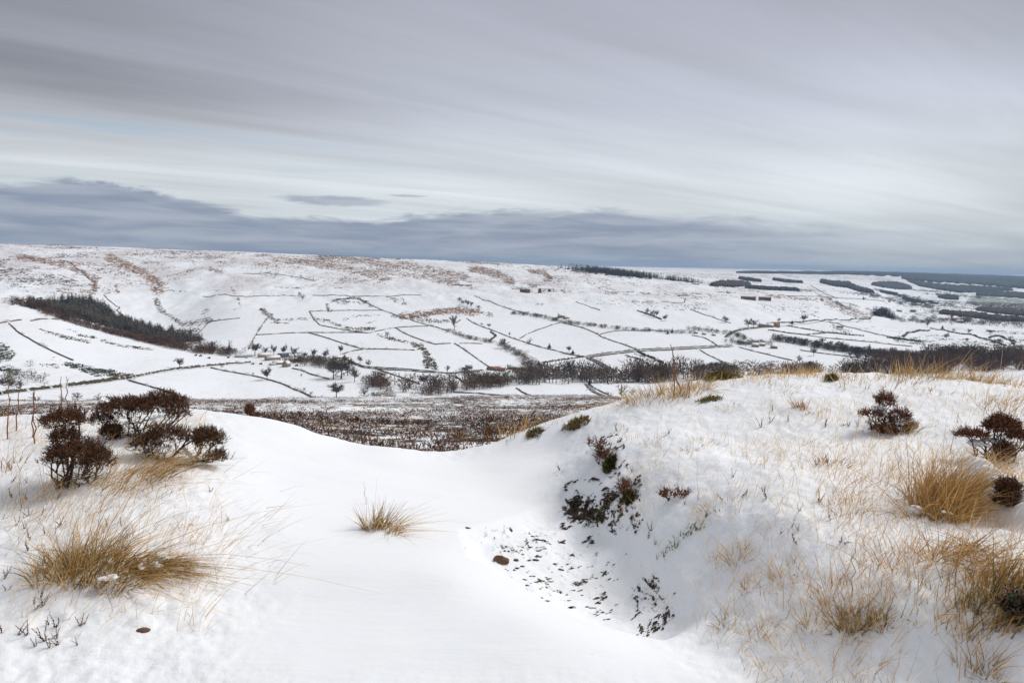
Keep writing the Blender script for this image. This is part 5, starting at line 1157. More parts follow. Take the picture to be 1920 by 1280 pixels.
tussock('lone small tussock standing in the middle of the smooth snowdrift', 706, 992, [
    (-.03, 0, D(n_=190, rad=.045, length=.20, lean=(.08, 0), spread=.25, cols=MIX, width=.0032, droop=.1)), (.03, .05, D(n_=90, rad=.035, length=.22, lean=(.15, 0), spread=.3, cols=MIX, width=.003, droop=.1)),
    (.07, -.0, D(n_=120, rad=.05, length=.30, lean=(.75, .12), spread=.3, cols=LIGHT, width=.0026, droop=.35)), (.10, -.07, D(n_=40, rad=.05, length=.18, lean=(.8, -.1), spread=.5, cols=(PALE, GOLD, RUST), width=.0024)), (-.03, 0, D(n_=5, rad=.02, length=.32, lean=(-.3, 0), spread=.6, cols=LIGHT, width=.0022, droop=.1))], snow=1)
tussock('tall straw tuft crowning the bank next to two bare stalks', 1258, 738, [
    (-.08, 0, D(n_=330, rad=.22, length=.22, lean=(-.1, 0), spread=.55, cols=LIGHT, width=.004, ell=1.5, droop=.2)), (.14, .02, D(n_=300, rad=.16, length=.24, lean=(.15, 0), spread=.5, cols=LIGHT, width=.004, ell=1.4, droop=.2)), (-.25, .02, D(n_=160, rad=.14, length=.17, lean=(-.5, 0), spread=.4, cols=LIGHT, width=.004, ell=1.4, droop=.25)), (.03, -.1, D(n_=120, rad=.07, length=.09, cols=(GOLD, RUST, STRAW), width=.004))])
tussock('straw and brown grass growing through the snow dusted heather', 1690, 806, [(0, 0, D(n_=220, rad=.09, length=.16, lean=(.2, 0), spread=.5, cols=MIX, width=.003, droop=.2)), (-.12, .02, D(n_=70, rad=.06, length=.14, lean=(.1, 0), spread=.5, cols=MIX, width=.003))])
CR = [
 ('sparse straw tuft on the bank crest beside the mossy hump', 1390, 712, .20, 50, .14), ('short straw tuft just past the mossy hump on the crest', 1432, 712, .22, 60, .15), ('dense tuft capping the snowy knob of the crest', 1545, 705, .20, 220, .14),
 ('thin fringe of straw along the crest before the knob', 1490, 712, .3, 110, .12), ('ragged straw fringe on the crest dip', 1628, 718, .26, 130, .17), ('tall upright straw tuft, highest on the crest', 1738, 706, .24, 300, .26), ('straw tuft leaning beyond the highest crest tuft', 1695, 712, .18, 140, .22),
 ('bushy straw tuft standing before the brown wood', 1842, 716, .12, 260, .22), ('fan of pale straw where the crest meets the frame edge', 1893, 690, .18, 110, .22), ('short straw tuft between the two bushy crest tufts', 1790, 708, .12, 60, .2)]
for lb, px, py, rad, n_, L in CR:
    tussock(lb, px, py, [(0, 0, D(n_=n_, rad=rad, length=L * .85, lean=(.1, 0), spread=.45, cols=LIGHT, width=.0036, ell=1.3, droop=.15)), (0, 0, D(n_=n_ // 4, rad=rad, length=L * 1.5, lean=(.2, 0), spread=.5, cols=LIGHT, width=.003, ell=1.4, droop=.15))])
tussock('slim upright russet tuft in front of the crest knob', 1500, 765, [(0, 0, D(n_=150, rad=.05, length=.17, lean=(-.05, 0), spread=.2, cols=WARM, width=.003)), (.06, -.08, D(n_=70, rad=.07, length=.08, cols=WARM))])
tussock('huge golden tussock leaning over the furrowed snow slab', 1752, 962, [
    (.02, 0, D(n_=1000, rad=.12, length=.29, lean=(.35, .12), spread=.3, cols=(STRAW, GOLD, GOLD), width=.0032)), (.12, .12, D(n_=1000, rad=.11, length=.35, lean=(.5, .2), spread=.25, cols=(STRAW, GOLD, GOLD), width=.0032)), (.24, .18, D(n_=420, rad=.10, length=.28, lean=(.6, .1), spread=.25, cols=(STRAW, GOLD, OLIVE), width=.0032)),
    (.05, .1, D(n_=160, rad=.16, length=.56, lean=(.3, .2), spread=.35, cols=LIGHT, width=.0024)), (-.05, .0, D(n_=160, rad=.12, length=.30, lean=(-.6, .1), spread=.3, cols=(GOLD, PALE, RUST), width=.0022))], snow=5)
tussock('tangle of golden grass lying over the snow beside the slab', 1800, 1045, [(0, 0, D(n_=420, rad=.13, length=.25, lean=(.6, -.05), spread=.4, up=.6, cols=(GOLD, STRAW, RUST), width=.0028)), (.1, -.05, D(n_=200, rad=.12, length=.24, lean=(-.7, .1), spread=.4, up=.6, cols=(GOLD, STRAW, RUST), width=.0024))])
tussock('big bronze tussock at the frame edge above a green leafed sprig', 1868, 1138, [
    (.04, 0, D(n_=760, rad=.11, length=.27, lean=(.50, .2), spread=.25, cols=(GOLD, GOLD, OLIVE), width=.0032)), (-.08, -.0, D(n_=260, rad=.07, length=.20, lean=(.35, .15), spread=.25, cols=(GOLD, STRAW, OLIVE), width=.003)), (0, .05, D(n_=130, rad=.15, length=.45, lean=(.5, .2), spread=.3, cols=LIGHT, width=.0024))], snow=0)
tussock('brown green tussock half buried in snow near the frame bottom', 1598, 1168, [
    (0, 0, D(n_=420, rad=.055, length=.14, lean=(.2, .1), spread=.4, cols=(GOLD, OLIVE, OLIVE), width=.0028)), (.0, 0, D(n_=90, rad=.07, length=.34, lean=(.05, .2), spread=.5, cols=LIGHT, width=.0018)), (.0, 0, D(n_=50, rad=.07, length=.22, lean=(-.7, .1), spread=.4, cols=LIGHT, width=.0018))], snow=0)
tussock('small brown green tussock next to the half buried one', 1652, 1168, [(0, 0, D(n_=170, rad=.035, length=.11, lean=(0, .1), spread=.4, cols=(GOLD, OLIVE, OLIVE), width=.0026)), (0, 0, D(n_=40, rad=.04, length=.26, lean=(.2, .2), spread=.4, cols=LIGHT, width=.0017))])
SM = [
 ('pale upright tuft above the scattered green shoots', 1385, 1045, 170, .055, .15), ('tuft with rust tinged blades above the snowy shoulder', 1475, 1080, 150, .06, .13), ('low tuft at the head of the snowy shoulder', 1405, 1098, 90, .03, .12), ('wispy tuft where the bank rolls to the hollow', 1340, 1042, 70, .03, .10), ('fine tuft spilling down to the smooth drift', 1365, 1165, 90, .05, .16),
 ('combed down tuft over the hollow edge', 1432, 1185, 110, .05, .16), ('rusty tuft with a bent over blade bundle', 1520, 1170, 120, .05, .16), ('fan of thin blades in the open snow near the long stalk', 1560, 1110, 150, .07, .16), ('pale tuft on the slope under the slim heather sprigs', 1340, 955, 160, .1, .12),
 ('wide thin tuft in the middle of the bank', 1590, 955, 180, .12, .16), ('airy tuft on the bank below the snowy heather bush', 1560, 870, 150, .10, .13), ('low tuft near the mossy bank lip', 1225, 830, 120, .09, .07), ('low tuft in the flat snow beyond the bank lip', 1320, 830, 110, .09, .08), ('small twin tuft beyond the bank lip', 1290, 845, 80, .06, .07),
 ('short rusty tuft low on the crest slope', 1370, 762, 110, .1, .08), ('pale tuft near the top of the crest slope', 1470, 735, 70, .10, .1), ('straw tuft on the moor side of the bank', 1120, 772, 130, .22, .10), ('russet tuft peeping over the drift saddle', 1040, 776, 120, .25, .12), ('low pale tuft on the hump above the bank', 1165, 745, 160, .22, .12),
 ('tall airy tuft behind the golden tussock', 1640, 790, 90, .12, .14), ('straw tuft at the frame edge under the crest', 1900, 770, 260, .22, .2), ('warm tuft between the crest and the dark red bush', 1860, 750, 120, .14, .12), ('low warm tuft below the tall crest tuft', 1745, 735, 120, .14, .09), ('small warm tuft below the dense crest tuft', 1665, 745, 80, .1, .1),
 ('thin tuft in the corner by the frame bottom', 1830, 1235, 120, .06, .24), ('short brown tuft in the corner by the frame bottom', 1858, 1262, 120, .035, .10), ('loose tuft of long blades before the bronze tussock', 1720, 1120, 150, .12, .20), ('warm fringe of blades before the bronze tussock', 1775, 1140, 130, .08, .15), ('pale loose blades under the tangle of golden grass', 1690, 1050, 150, .12, .2),
 ('loose blades at the foot of the leaning heather', 300, 925, 90, .1, .14), ('low tuft trampled flat beside the drift edge', 350, 985, 60, .08, .1), ('small rusty tuft below the big olive tussock', 212, 1110, 90, .03, .07), ('low tuft at the frame edge among small sprigs', 15, 880, 90, .15, .25)]
for lb, px, py, n_, rad, L in SM:
    tussock(lb, px, py, [(0, 0, D(n_=n_, rad=rad, length=L * .8, lean=(.1 + rng.normal() * .15, .05), spread=.55, cols=(LIGHT, WARM, MIX)[rng.integers(3)], width=.0022 if py > 900 else .003, droop=.25)),
                         (0, 0, D(n_=n_ // 5, rad=rad * 1.2, length=L * 1.4, lean=(.15, .1), spread=.6, cols=LIGHT, width=.0017 if py > 900 else .0024, droop=.3))], group='small grass tufts on the snowy bank')
for lb, px, py, n_, rad in [('rusty grass clump at the moor edge just over the drift lip', 858, 822, 160, .16), ('orange grass clump standing over the drift lip', 925, 806, 200, .22), ('thin orange grass beside the moor edge clump', 960, 790, 90, .2)]:
    tussock(lb, px, py, [(0, 0, D(n_=n_, rad=rad, length=.3, lean=(.25, 0), spread=.35, cols=(RUST, GOLD, STRAW), width=.006, droop=.15))], group='grass clumps at the moor edge')

# loose blades all over the banks: nobody could count them
def loose(label, poly, n_, Lr, lean, cols, width, zref=.3, name='loose_grass', droop=.3):
    P = np.array(plan(poly, zref)); lo, hi = P.min(0), P.max(0); q = rng.uniform(lo, hi, (n_ * 6, 2)); q = q[poly_dist(q[:, 0], q[:, 1], P) < 0]
    # keep patches: denser where the noise is high
    k = fbm(q[:, 0] * 1.6, q[:, 1] * 1.6, 3, 51) + rng.uniform(-.35, .5, len(q)) > 0.05; q = q[k][:n_]; m_ = len(q)
    root = np.stack([q[:, 0], q[:, 1], H(q[:, 0], q[:, 1]) - .01], 1)
    d = rng.normal(size=(m_, 3)) * .38 + np.array([lean[0], lean[1], 1.0]); d /= np.linalg.norm(d, axis=1, keepdims=True)
    Cc = np.array(cols); g = Geo(); bend = rng.normal(size=(m_, 3)) * .35; bend[:, 2] = -abs(bend[:, 2])
    V, Q, cc = blades(root, d, rng.uniform(*Lr, m_), rng.uniform(.6, 1.3, m_) * width, bend * droop * 2, Cc[rng.integers(len(Cc), size=m_)] * rng.uniform(.7, 1.3, (m_, 1)), 3)
    g.add(V, Q, cc); link(name, g.mesh(name, M['grass']), label=label, category='grass', kind='stuff')
loose('sparse straw blades over the whole snowy bank', [(1150,850),(1300,770),(1600,730),(1925,730),(1925,1200),(1700,1180),(1450,1150),(1350,1050),(1230,940)], 5200, (.04, .17), (.1, .05), LIGHT, .0026, .38)
loose('fine fringe of blades where the bank crest meets the sky', [(1130,775),(1250,730),(1450,712),(1700,708),(1925,700),(1925,735),(1600,735),(1300,755),(1180,790)], 1500, (.05, .17), (.1, 0), LIGHT, .0030, .48)
loose('long thin wisps over the snow around the golden tussocks', [(1560,900),(1925,860),(1925,1150),(1700,1180),(1560,1100)], 1050, (.08, .26), (.35, .15), (PALE, GOLD, RUST), .0024, .42)
loose('short russet stubble on the lower bank', [(1330,1010),(1700,1050),(1700,1260),(1560,1280),(1400,1160)], 650, (.04, .15), (-.1, -.1), (PALE, GOLD, RUST), .0023, .22)
loose('sparse blades over the snow around the heather bushes', [(0,800),(380,800),(430,1000),(380,1110),(0,1120)], 2400, (.06, .26), (.45, .15), (PALE, STRAW, GOLD), .0024, .2)
loose('a few wind bent blades lying on the edge of the smooth drift', [(380,880),(520,900),(520,1080),(380,1080)], 50, (.15, .32), (1.6, -.1), (GOLD, RUST), .0022, .1, droop=.15)
loose('scattered short wisps on the plain snow by the frame bottom', [(0,1100),(240,1120),(240,1240),(0,1240)], 60, (.04, .12), (.1, .1), (PALE, GOLD), .0018, .03)

# heather
HB = np.array((0.11, 0.046, 0.026)); HR = np.array((0.20, 0.072, 0.038)); HO = np.array((0.075, 0.060, 0.028)); BUD = np.array((0.42, 0.22, 0.10)); STEM = np.array((0.085, 0.048, 0.034))
def sprig_proto(seed, L=1.0, n_=10, fat=.15, cols=(HB, HR, HO)):
    r0 = np.random.default_rng(seed); g = Geo(); c0 = STEM * .8
    P = np.array([(0, 0, 0), (r0.normal()*.04, r0.normal()*.04, .5), (r0.normal()*.08, r0.normal()*.08, 1.0)]); g.tube(P, [.022, .018, .008], c0, 3)
    for i in range(n_):
        t = .12 + .88 * i / n_; p = P[0] * (1 - t) ** 2 + 2 * P[1] * t * (1 - t) + P[2] * t * t; a = i * 2.4 + r0.uniform(-.3, .3); w = fat * (1.15 - .6 * t) * r0.uniform(.7, 1.3)
        d = np.array([math.cos(a), math.sin(a), 1.2]); d /= np.linalg.norm(d); s = np.array([-math.sin(a), math.cos(a), 0])
        e = p + d * w * 1.5; mcol = cols[r0.integers(len(cols))] * r0.uniform(.6, 1.5)
        g.add([p, p + d*w*.7 + s*w*.4, e, p + d*w*.7 - s*w*.4], [(0, 1, 2, 3)], mcol)
        if r0.uniform() < .12: g.add([e - s*w*.3, e + s*w*.3, e + d*w*.5], [(0, 1, 2)], BUD * r0.uniform(.7, 1.2))
    return np.concatenate(g.V), np.concatenate(g.T), np.concatenate(g.Cc)
SPR = [sprig_proto(600 + i) for i in range(5)]
SPR_R = [sprig_proto(620 + i, cols=(HR, HR, HB, np.array((.14,.06,.035)))) for i in range(4)]
def place_sprigs(g, roots, dirs, lens, protos, tint=1.0):
    dirs = dirs / np.linalg.norm(dirs, axis=1, keepdims=True); ref = np.tile([1.0, .13, 0.0], (len(dirs), 1)); a = np.cross(dirs, ref); a /= np.linalg.norm(a, axis=1, keepdims=True); b = np.cross(dirs, a)
    pick = rng.integers(len(protos), size=len(roots))
    for k, (V, T, K) in enumerate(protos):
        ii = np.nonzero(pick == k)[0]
        if not len(ii): continue
        W_ = (V[None, :, 0:1] * a[ii][:, None] + V[None, :, 1:2] * b[ii][:, None] + V[None, :, 2:3] * dirs[ii][:, None]) * lens[ii][:, None, None] + roots[ii][:, None]
        g.add(W_.reshape(-1, 3), (T[None] + (np.arange(len(ii)) * len(V))[:, None, None]).reshape(-1, 3), (K[None] * rng.uniform(.7, 1.35, (len(ii), 1, 1)) * tint).reshape(-1, 3))
def heather_bush(label, px, py, lobes, n_spr, stems=6, snow=(), protos=None, slen=(.03, .055), lean=(0, 0), twigs=True, extra_stem=None):
    """lobes: centre offset dx, dy, dz and radii rx, ry, rz in metres"""
    p = at_px(px, py); t = thing('heather_bush', label, 'heather bush', p, 0, 'heather bushes on the snowy banks'); protos = protos or SPR
    sg, fg = Geo(), Geo(); tot = sum(l[3] * l[4] * l[5] for l in lobes)
    for dx, dy, dz, rx, ry, rz in lobes:
        n_ = int(1.15 * n_spr * rx * ry * rz / tot); v = rng.normal(size=(n_, 3)); v /= np.linalg.norm(v, axis=1, keepdims=True); v[:, 2] = np.where(v[:, 2] < -.35, -v[:, 2] * .5, v[:, 2])
        rad_ = rng.uniform(.35, 1.0, n_)[:, None] ** .45; bump_ = 1 + .42 * fbm(v[:, 0] * 2.6 + dx * 9, v[:, 1] * 2.6 + v[:, 2] * 1.7, 3, int(abs(dx) * 100) + 61)[:, None]
        c = v * rad_ * bump_ * np.array([rx, ry, rz]) + np.array([dx, dy, dz]); d = v * .7 + np.array([lean[0], lean[1], .6]) + rng.normal(size=(n_, 3)) * .55
        place_sprigs(fg, c - d / np.linalg.norm(d, axis=1, keepdims=True) * .02, d, rng.uniform(*slen, n_), protos)
        # gnarled stems fanning into the lobe
        for i in range(stems):
            tip = np.array([dx, dy, dz]) + np.array([rx, ry, rz]) * rng.uniform(-.75, .75, 3) * (1, 1, .3); tip[2] = dz - rz * rng.uniform(-.1, .5)
            b0 = np.array([rng.normal() * .02, rng.normal() * .02, -.03]); P = [b0 + (tip - b0) * s_ for s_ in np.linspace(0, 1, 7)]
            P = [q + rng.normal(size=3) * .014 * (0 < k < 6) + np.array([0, 0, -.05 * math.sin(math.pi * k / 6) * (1 if dz > .1 else 0)]) for k, q in enumerate(P)]
            sg.tube(P, np.linspace(.0075, .0025, 7), STEM * rng.uniform(.7, 1.3), 4)
            for k in range(2, 7):
                for _ in range(3):
                    e = P[k] + rnd_unit() * np.array([rx, ry, rz]) * rng.uniform(.3, .6) + (0, 0, .02); mid = (P[k] + e) / 2 + rng.normal(size=3) * .01
                    sg.tube([P[k], mid, e], [.0028, .002, .001], STEM * rng.uniform(.6, 1.4), 3)
    if extra_stem:
        for P in extra_stem: sg.tube(P, np.linspace(.009, .004, len(P)), STEM * .9, 5)
    link('stems', sg.mesh('stems', M['heather']), t); link('foliage', fg.mesh('foliage', M['heather']), t)
    if snow:
        for i, (dx, dy, dz, r_) in enumerate(snow):
            g = Geo()
            for k in range(7):
                V, T = lump(rng.normal(size=3) * (.7, .6, .25) * r_, r_ * rng.uniform(.28, .7), .5, 70 + i * 7 + k)
                V = V + r_ * .22 * np.stack([fbm(V[:, 1] * 60, V[:, 2] * 60, 2, k), fbm(V[:, 0] * 60, V[:, 2] * 60, 2, k + 1), fbm(V[:, 0] * 60, V[:, 1] * 60, 2, k + 2)], 1); g.add(V, T, SN)
            link('snow_clump', g.mesh('snow_clump', M['snow'], True), t, (dx, dy + .03, dz - .01))
    return t
heather_bush('largest dark heather bush with two stacked crowns and orange flecks', 122, 912, [(-.05,.10,.38,.13,.12,.085), (.06,.02,.19,.18,.14,.10), (.20,.0,.16,.10,.1,.07), (-.03,.06,.28,.09,.09,.08)], 2500, 5, [(.12,-.06,.06,.022)], slen=(.026,.055))
heather_bush('broad dome shaped heather bush cutting into the white field', 246, 822, [(-.08,.1,.20,.21,.18,.09), (.16,.12,.23,.19,.18,.10), (.31,.05,.18,.09,.1,.07), (-.24,.05,.12,.10,.10,.06)], 2900, 5, [(-.15,-.08,.30,.025), (.2,-.08,.18,.03), (.28,-.08,.2,.03)], slen=(.026,.055))
heather_bush('snow filled heather tangle behind the straw wisps', 305, 862, [(0,.05,.14,.18,.12,.09), (-.1,.0,.1,.12,.1,.07)], 1100, 4, [(-.04,-.03,.15,.028), (.05,-.03,.10,.03), (-.12,-.05,.06,.025), (.14,-.02,.06,.03), (.0,-.05,.06,.03)], slen=(.026,.05))
heather_bush('heather bush with two long bare stems lying towards the snow', 352, 868, [(.13,.04,.15,.10,.10,.09), (.19,.0,.05,.07,.08,.06), (.06,.08,.18,.06,.07,.06)], 1200, 3, [(.02,-.02,.03,.035), (-.02,-.02,.10,.025), (.08,-.06,.02,.03)], slen=(.026,.05),
    extra_stem=[[(-.17,-.06,.0), (-.10,-.05,.03), (-.04,-.03,.09), (0,0,.16), (.07,.02,.20)], [(-.165,-.05,.015), (-.08,-.05,.05), (-.03,-.03,.11), (.03,0,.15), (.08,.02,.17)], [(-.06,-.1,.0), (0,-.1,.02), (.06,-.1,.02), (.12,-.08,.04)]])
heather_bush('small heather clump between the two biggest bushes', 208, 822, [(0,0,.05,.09,.08,.06)], 420, 3)
heather_bush('tiny heather clump on the very tip of the snowdrift', 468, 778, [(0,0,.05,.045,.05,.06)], 300, 2, [(-.06,-.02,.0,.05)], protos=SPR_R)
heather_bush('snow dusted heather bush with grass at its foot on the open bank', 1668, 808, [(-.02,.05,.20,.07,.08,.08), (.07,.02,.10,.09,.08,.07), (-.14,0,.12,.10,.06,.04), (-.06,-.06,.03,.13,.06,.03), (.14,0,.04,.06,.05,.04)], 800, 5, [(-.03,-.0,.12,.04), (.04,-.02,.07,.035), (-.07,.0,.17,.03), (.0,-.05,.02,.045), (-.12,-.0,.07,.03)], protos=SPR_R, slen=(.026,.055))
heather_bush('dark red heather bush rising behind the huge golden tussock', 1862, 860, [(.05,.02,.20,.10,.08,.07), (.13,-.01,.15,.06,.07,.05), (.05,-.02,.05,.06,.06,.06), (-.14,.0,.15,.1,.06,.03)], 1300, 5, [(-.04,-.0,.12,.04), (-.1,-.02,.10,.035)], protos=SPR_R, slen=(.035,.065))
heather_bush('dark heather clump under the snow lip at the frame edge', 1900, 935, [(-.03,0,.05,.06,.05,.05), (-.05,-.02,.0,.06,.05,.04)], 480, 3, [(.03,.0,.07,.025)], slen=(.03,.055))
heather_bush('green leafed heather sprig cluster in front of the bronze tussock', 1905, 1165, [(.0,0,.05,.045,.04,.045)], 130, 3, protos=[sprig_proto(640 + i, fat=.2, n_=12, cols=(np.array((.05,.07,.04)), np.array((.09,.03,.03)), np.array((.06,.08,.045)))) for i in range(3)], slen=(.04,.07))
heather_bush('heather hanging off the lip of the eroded bank', 1135, 855, [(0,.0,.0,.09,.10,.07), (-.06,.05,.08,.08,.08,.05)], 170, 3, protos=SPR_R, slen=(.035,.06))
heather_bush('heather along the middle of the eroded bank edge', 1172, 915, [(0,.0,.0,.06,.14,.06)], 130, 2, protos=SPR_R, slen=(.03,.055))
heather_bush('dry heather on the shoulder above the eroded bank', 1262, 935, [(0,0,.03,.11,.05,.03)], 70, 2, protos=SPR_R, slen=(.04,.065))
# single sprigs poking through the snow
SG = [(1572,795),(1548,800),(1590,798),(1522,775),(1608,800),(1478,790),(1450,770),(1552,868),(1535,940),(1500,958),(1532,870),(1575,1015),(1497,1018),(1480,990),(1463,1000),(1455,1025),(1497,995),(1372,895),(1358,935),(1385,930),(1400,930),(1440,935),(1252,812),(1175,810),(1157,808),(1170,800),(1427,800),(1445,790),(1560,975),
      (1215,1010),(1222,995),(1228,1020),(1283,945),(1310,935),(1185,885),(1100,850),(1050,880),
      (20,905),(20,880),(50,905),(52,935),(25,930),(5,975),(30,985),(45,990),(55,965),(75,965),(105,935),(12,1105),(5,1085),(65,1130),(75,1120),(80,1135),(58,1140),(92,1170),(104,1175),(145,1180),(150,1172),(120,1205),(107,1197),(72,1200),(87,1202),(67,1212),(93,1213),(148,1208),(30,1190),(52,1190),(5,1190),(393,920),(430,860),(427,975),(200,985),(240,1010),(230,985),(110,985),(60,1010),(55,1030),(85,1000)]
sprot = [Geo() for _ in range(4)]
for i, g in enumerate(sprot):
    k = [1, 2, 3, 2][i]; rts = rng.normal(size=(k, 3)) * [.012, .012, 0]; dr = rng.normal(size=(k, 3)) * .3 + (0, 0, 1.0)
    place_sprigs(g, rts, dr, rng.uniform(.7, 1.1, k), [sprig_proto(660 + i * 3 + j, n_=13, fat=.09, cols=(HR, HB, HO)) for j in range(3)])
for g in sprot:
    for i in range(len(g.V)): pass
SPD = [g.mesh('heather_sprig', M['heather']) for g in sprot]
for px, py in SG:
    p = at_px(px, py); o = link('heather_sprig', SPD[rng.integers(4)], loc=(p.x, p.y, p.z - .012), label='small dark heather sprig in snow ' + ('on the broad grassy bank' if px > 1240 else 'along the eroded bank edge' if px > 900 else 'near the big fanned tussock' if py < 1090 else 'on plain snow below the big fanned tussock'), category='heather sprig', group='small heather sprigs poking through the snow')
    s = rng.uniform(.055, .10); o.scale = (s, s, s); o.rotation_euler = (rng.normal() * .25, rng.normal() * .25, rng.uniform(0, 6.28))

# dry flower stalks
def stalk(label, px, py, top_px, top_py, w=.0035, col=(.30, .15, .09)):
    p = at_px(px, py); d = ray(top_px, top_py); r_ = math.hypot(p.x, p.y); T_ = np.array([d[0] * r_, d[1] * r_, EYE + d[2] * r_]) - np.array(p)
    P = [T_ * s_ + np.array([rng.normal() * .006, rng.normal() * .006, 0]) * (0 < s_ < 1) for s_ in np.linspace(0, 1, 8)]; P[0] = P[0] - np.array([0, 0, .03])
    g = Geo(); g.tube(P, np.linspace(w, w * .35, 8), col, 4)
    for k in range(3, 7): 
        if rng.uniform() < .5: g.tube([P[k], P[k] + np.array([rng.uniform(-.02, .02), 0, .03])], [w * .5, w * .2], col, 3)
    link('dry_stalk', g.mesh('dry_stalk', M['grass']), loc=p, label=label, category='stalk', group='tall dry stalks')
for a_ in [('tallest dry stalk, nearest the frame edge', 14, 822, 18, 697), ('second dry stalk from the frame edge', 30, 808, 38, 712), ('paler twin stalk crossing the third', 60, 820, 66, 728), ('third stout dry stalk beside its paler twin', 66, 832, 63, 730), ('thin dry stalk rising above the upper heather crown', 115, 775, 115, 705), ('last thin stalk above the upper heather crown', 126, 775, 124, 705)]:
    stalk(*a_[:5], w=.006)
stalk('bare stalk leaning against its twin in the tall straw tuft', 1276, 738, 1257, 645, .008, (.32, .17, .10)); stalk('darker bare stalk of the crossed pair in the tall straw tuft', 1263, 742, 1262, 660, .006, (.28, .13, .08)); stalk('short bare stalk in the snow beside the tall straw tuft', 1292, 745, 1292, 712, .005)
stalk('pale stalk standing before the broad heather dome', 243, 795, 243, 740, .005, (.5, .36, .18)); stalk('yellow stalk crossing the broad heather dome', 276, 800, 278, 742, .005, (.5, .36, .18)); stalk('slanting yellow stalk over the broad heather dome', 315, 785, 334, 742, .004, (.5, .36, .18))
stalk('long thin stalk rising from the half buried tussock', 1598, 1120, 1606, 1000, .0022, (.42, .25, .13)); stalk('curved thin stalk in the bottom corner', 1824, 1255, 1812, 1145, .002, (.42, .25, .13)); stalk('very thin stalk above the lone drift tussock', 686, 945, 684, 903, .0016, (.42, .25, .13))
stalk('tall airy stalk leaning above the golden tussock', 1780, 850, 1798, 770, .002, (.5, .3, .15)); stalk('airy stalk curving before the golden tussock', 1690, 905, 1680, 840, .002, (.5, .3, .15))

# moss cushions, stones, soil crumbs
def moss(label, px, py, rx, ry, h, cols=((.15,.17,.035), (.26,.24,.06), (.17,.11,.045)), n_=1500):
    rx, ry, h = rx * .8, ry * .8, h * .8; p = at_px(px, py); g = Geo(); a = rng.uniform(0, 6.283, n_); rr = np.sqrt(rng.uniform(0, 1, n_)); edge = 1 + .35 * np.sin(2*a + px) + .22 * np.sin(5*a + py); x = p.x + np.cos(a) * rr * rx * edge; y = p.y + np.sin(a) * rr * ry * edge
    z = H(x, y) + h * np.sqrt(np.maximum(1 - rr ** 2, 0)) * (1 + .3 * fbm(x * 14, y * 14, 2, 81)) - .012
    root = np.stack([x, y, z], 1); d = rng.normal(size=(n_, 3)) * .5 + (0, 0, 1.0); d[:, 0] += np.cos(a) * rr * .6; d[:, 1] += np.sin(a) * rr * .6; d /= np.linalg.norm(d, axis=1, keepdims=True)
    cc = np.array(cols); V, Q, c = blades(root, d, rng.uniform(.015, .035, n_), rng.uniform(.006, .012, n_), rng.normal(size=(n_, 3)) * .4, cc[rng.integers(len(cc), size=n_)] * rng.uniform(.6, 1.4, (n_, 1)), 1); g.add(V, Q, c)
    if h > .02:
        V, T = lump((0, 0, 0), 1.0, 1.0, int(px)); V = V * (rx * .8, ry * .8, h * .75) + (p.x, p.y, p.z - .02); g.add(V, T, np.array(cols[2]) * .7)
    shift(g, p); link('moss_cushion', g.mesh('moss_cushion', M['moss']), loc=p, label=label, category='moss', group='moss cushions on the bank')
moss('bright green moss hump on the bank crest', 1352, 711, .16, .12, .07, n_=1800)
moss('rounded brown green moss hump above the drift saddle', 1082, 796, .11, .10, .05, ((.17,.16,.05), (.30,.25,.09), (.20,.12,.05)), 700)
moss('dark moss patch at the end of the drift saddle', 1004, 812, .10, .1, .03, ((.12,.12,.04), (.24,.2,.08), (.16,.1,.05)), 420)
moss('mossy knob edge under the dense crest tuft', 1558, 712, .07, .06, .05, n_=500)
moss('flat yellowish moss strip below the crest', 1330, 748, .14, .05, .012, ((.24,.22,.06), (.3,.26,.08), (.22,.15,.06)), 500)
moss('small dark moss pad hanging on the eroded bank', 1144, 872, .045, .07, .04, ((.05,.05,.015), (.03,.02,.012), (.10,.11,.02)), 700)
moss('green specks of moss on the shoulder of the bank', 1290, 1000, .16, .05, .008, ((.17,.2,.05), (.2,.2,.08), (.1,.1,.05)), 130)
moss('dark moss pad on the overhang of the hollow', 1178, 935, .035, .06, .03, ((.05,.05,.015), (.03,.02,.012), (.07,.07,.02)), 500)
moss('mossy crumbs topping the bare soil streaks', 1130, 958, .17, .04, .018, ((.10,.10,.035), (.06,.04,.025), (.14,.15,.05)), 220)
def stone(label, px, py, r_, seed, col, sq=(1.2, .8, .6)):
    p = at_px(px, py); r0 = np.random.default_rng(seed); V, T = lump((0, 0, 0), r_, 1.0, seed); V = V * sq; V = V + r_ * .16 * np.stack([fbm(V[:, 1] * 40, V[:, 2] * 40, 2, seed), fbm(V[:, 0] * 40, V[:, 2] * 40, 2, seed + 1), fbm(V[:, 0] * 40, V[:, 1] * 40, 2, seed + 2)], 1)
    q = r_ * .3; V = np.where(rng.uniform(size=V.shape) < .8, np.round(V / q) * q * .45 + V * .55, V)
    g = Geo(); g.add(V, T, col); link('stone', g.mesh('stone', M['rock']), loc=(p.x, p.y, p.z + r_ * .12), label=label, category='stone')
stone('brown rounded stone resting in the speckled hollow', 938, 1052, .036, 91, (.15, .085, .045), (1.25, .8, .85))
stone('small grey brown stone next to the rounded one in the hollow', 968, 1050, .012, 92, (.12, .085, .06), (1.5, .7, .7))
stone('small flat reddish stone alone on the smooth snow', 268, 1182, .020, 93, (.16, .085, .055), (1.25, .8, .5))
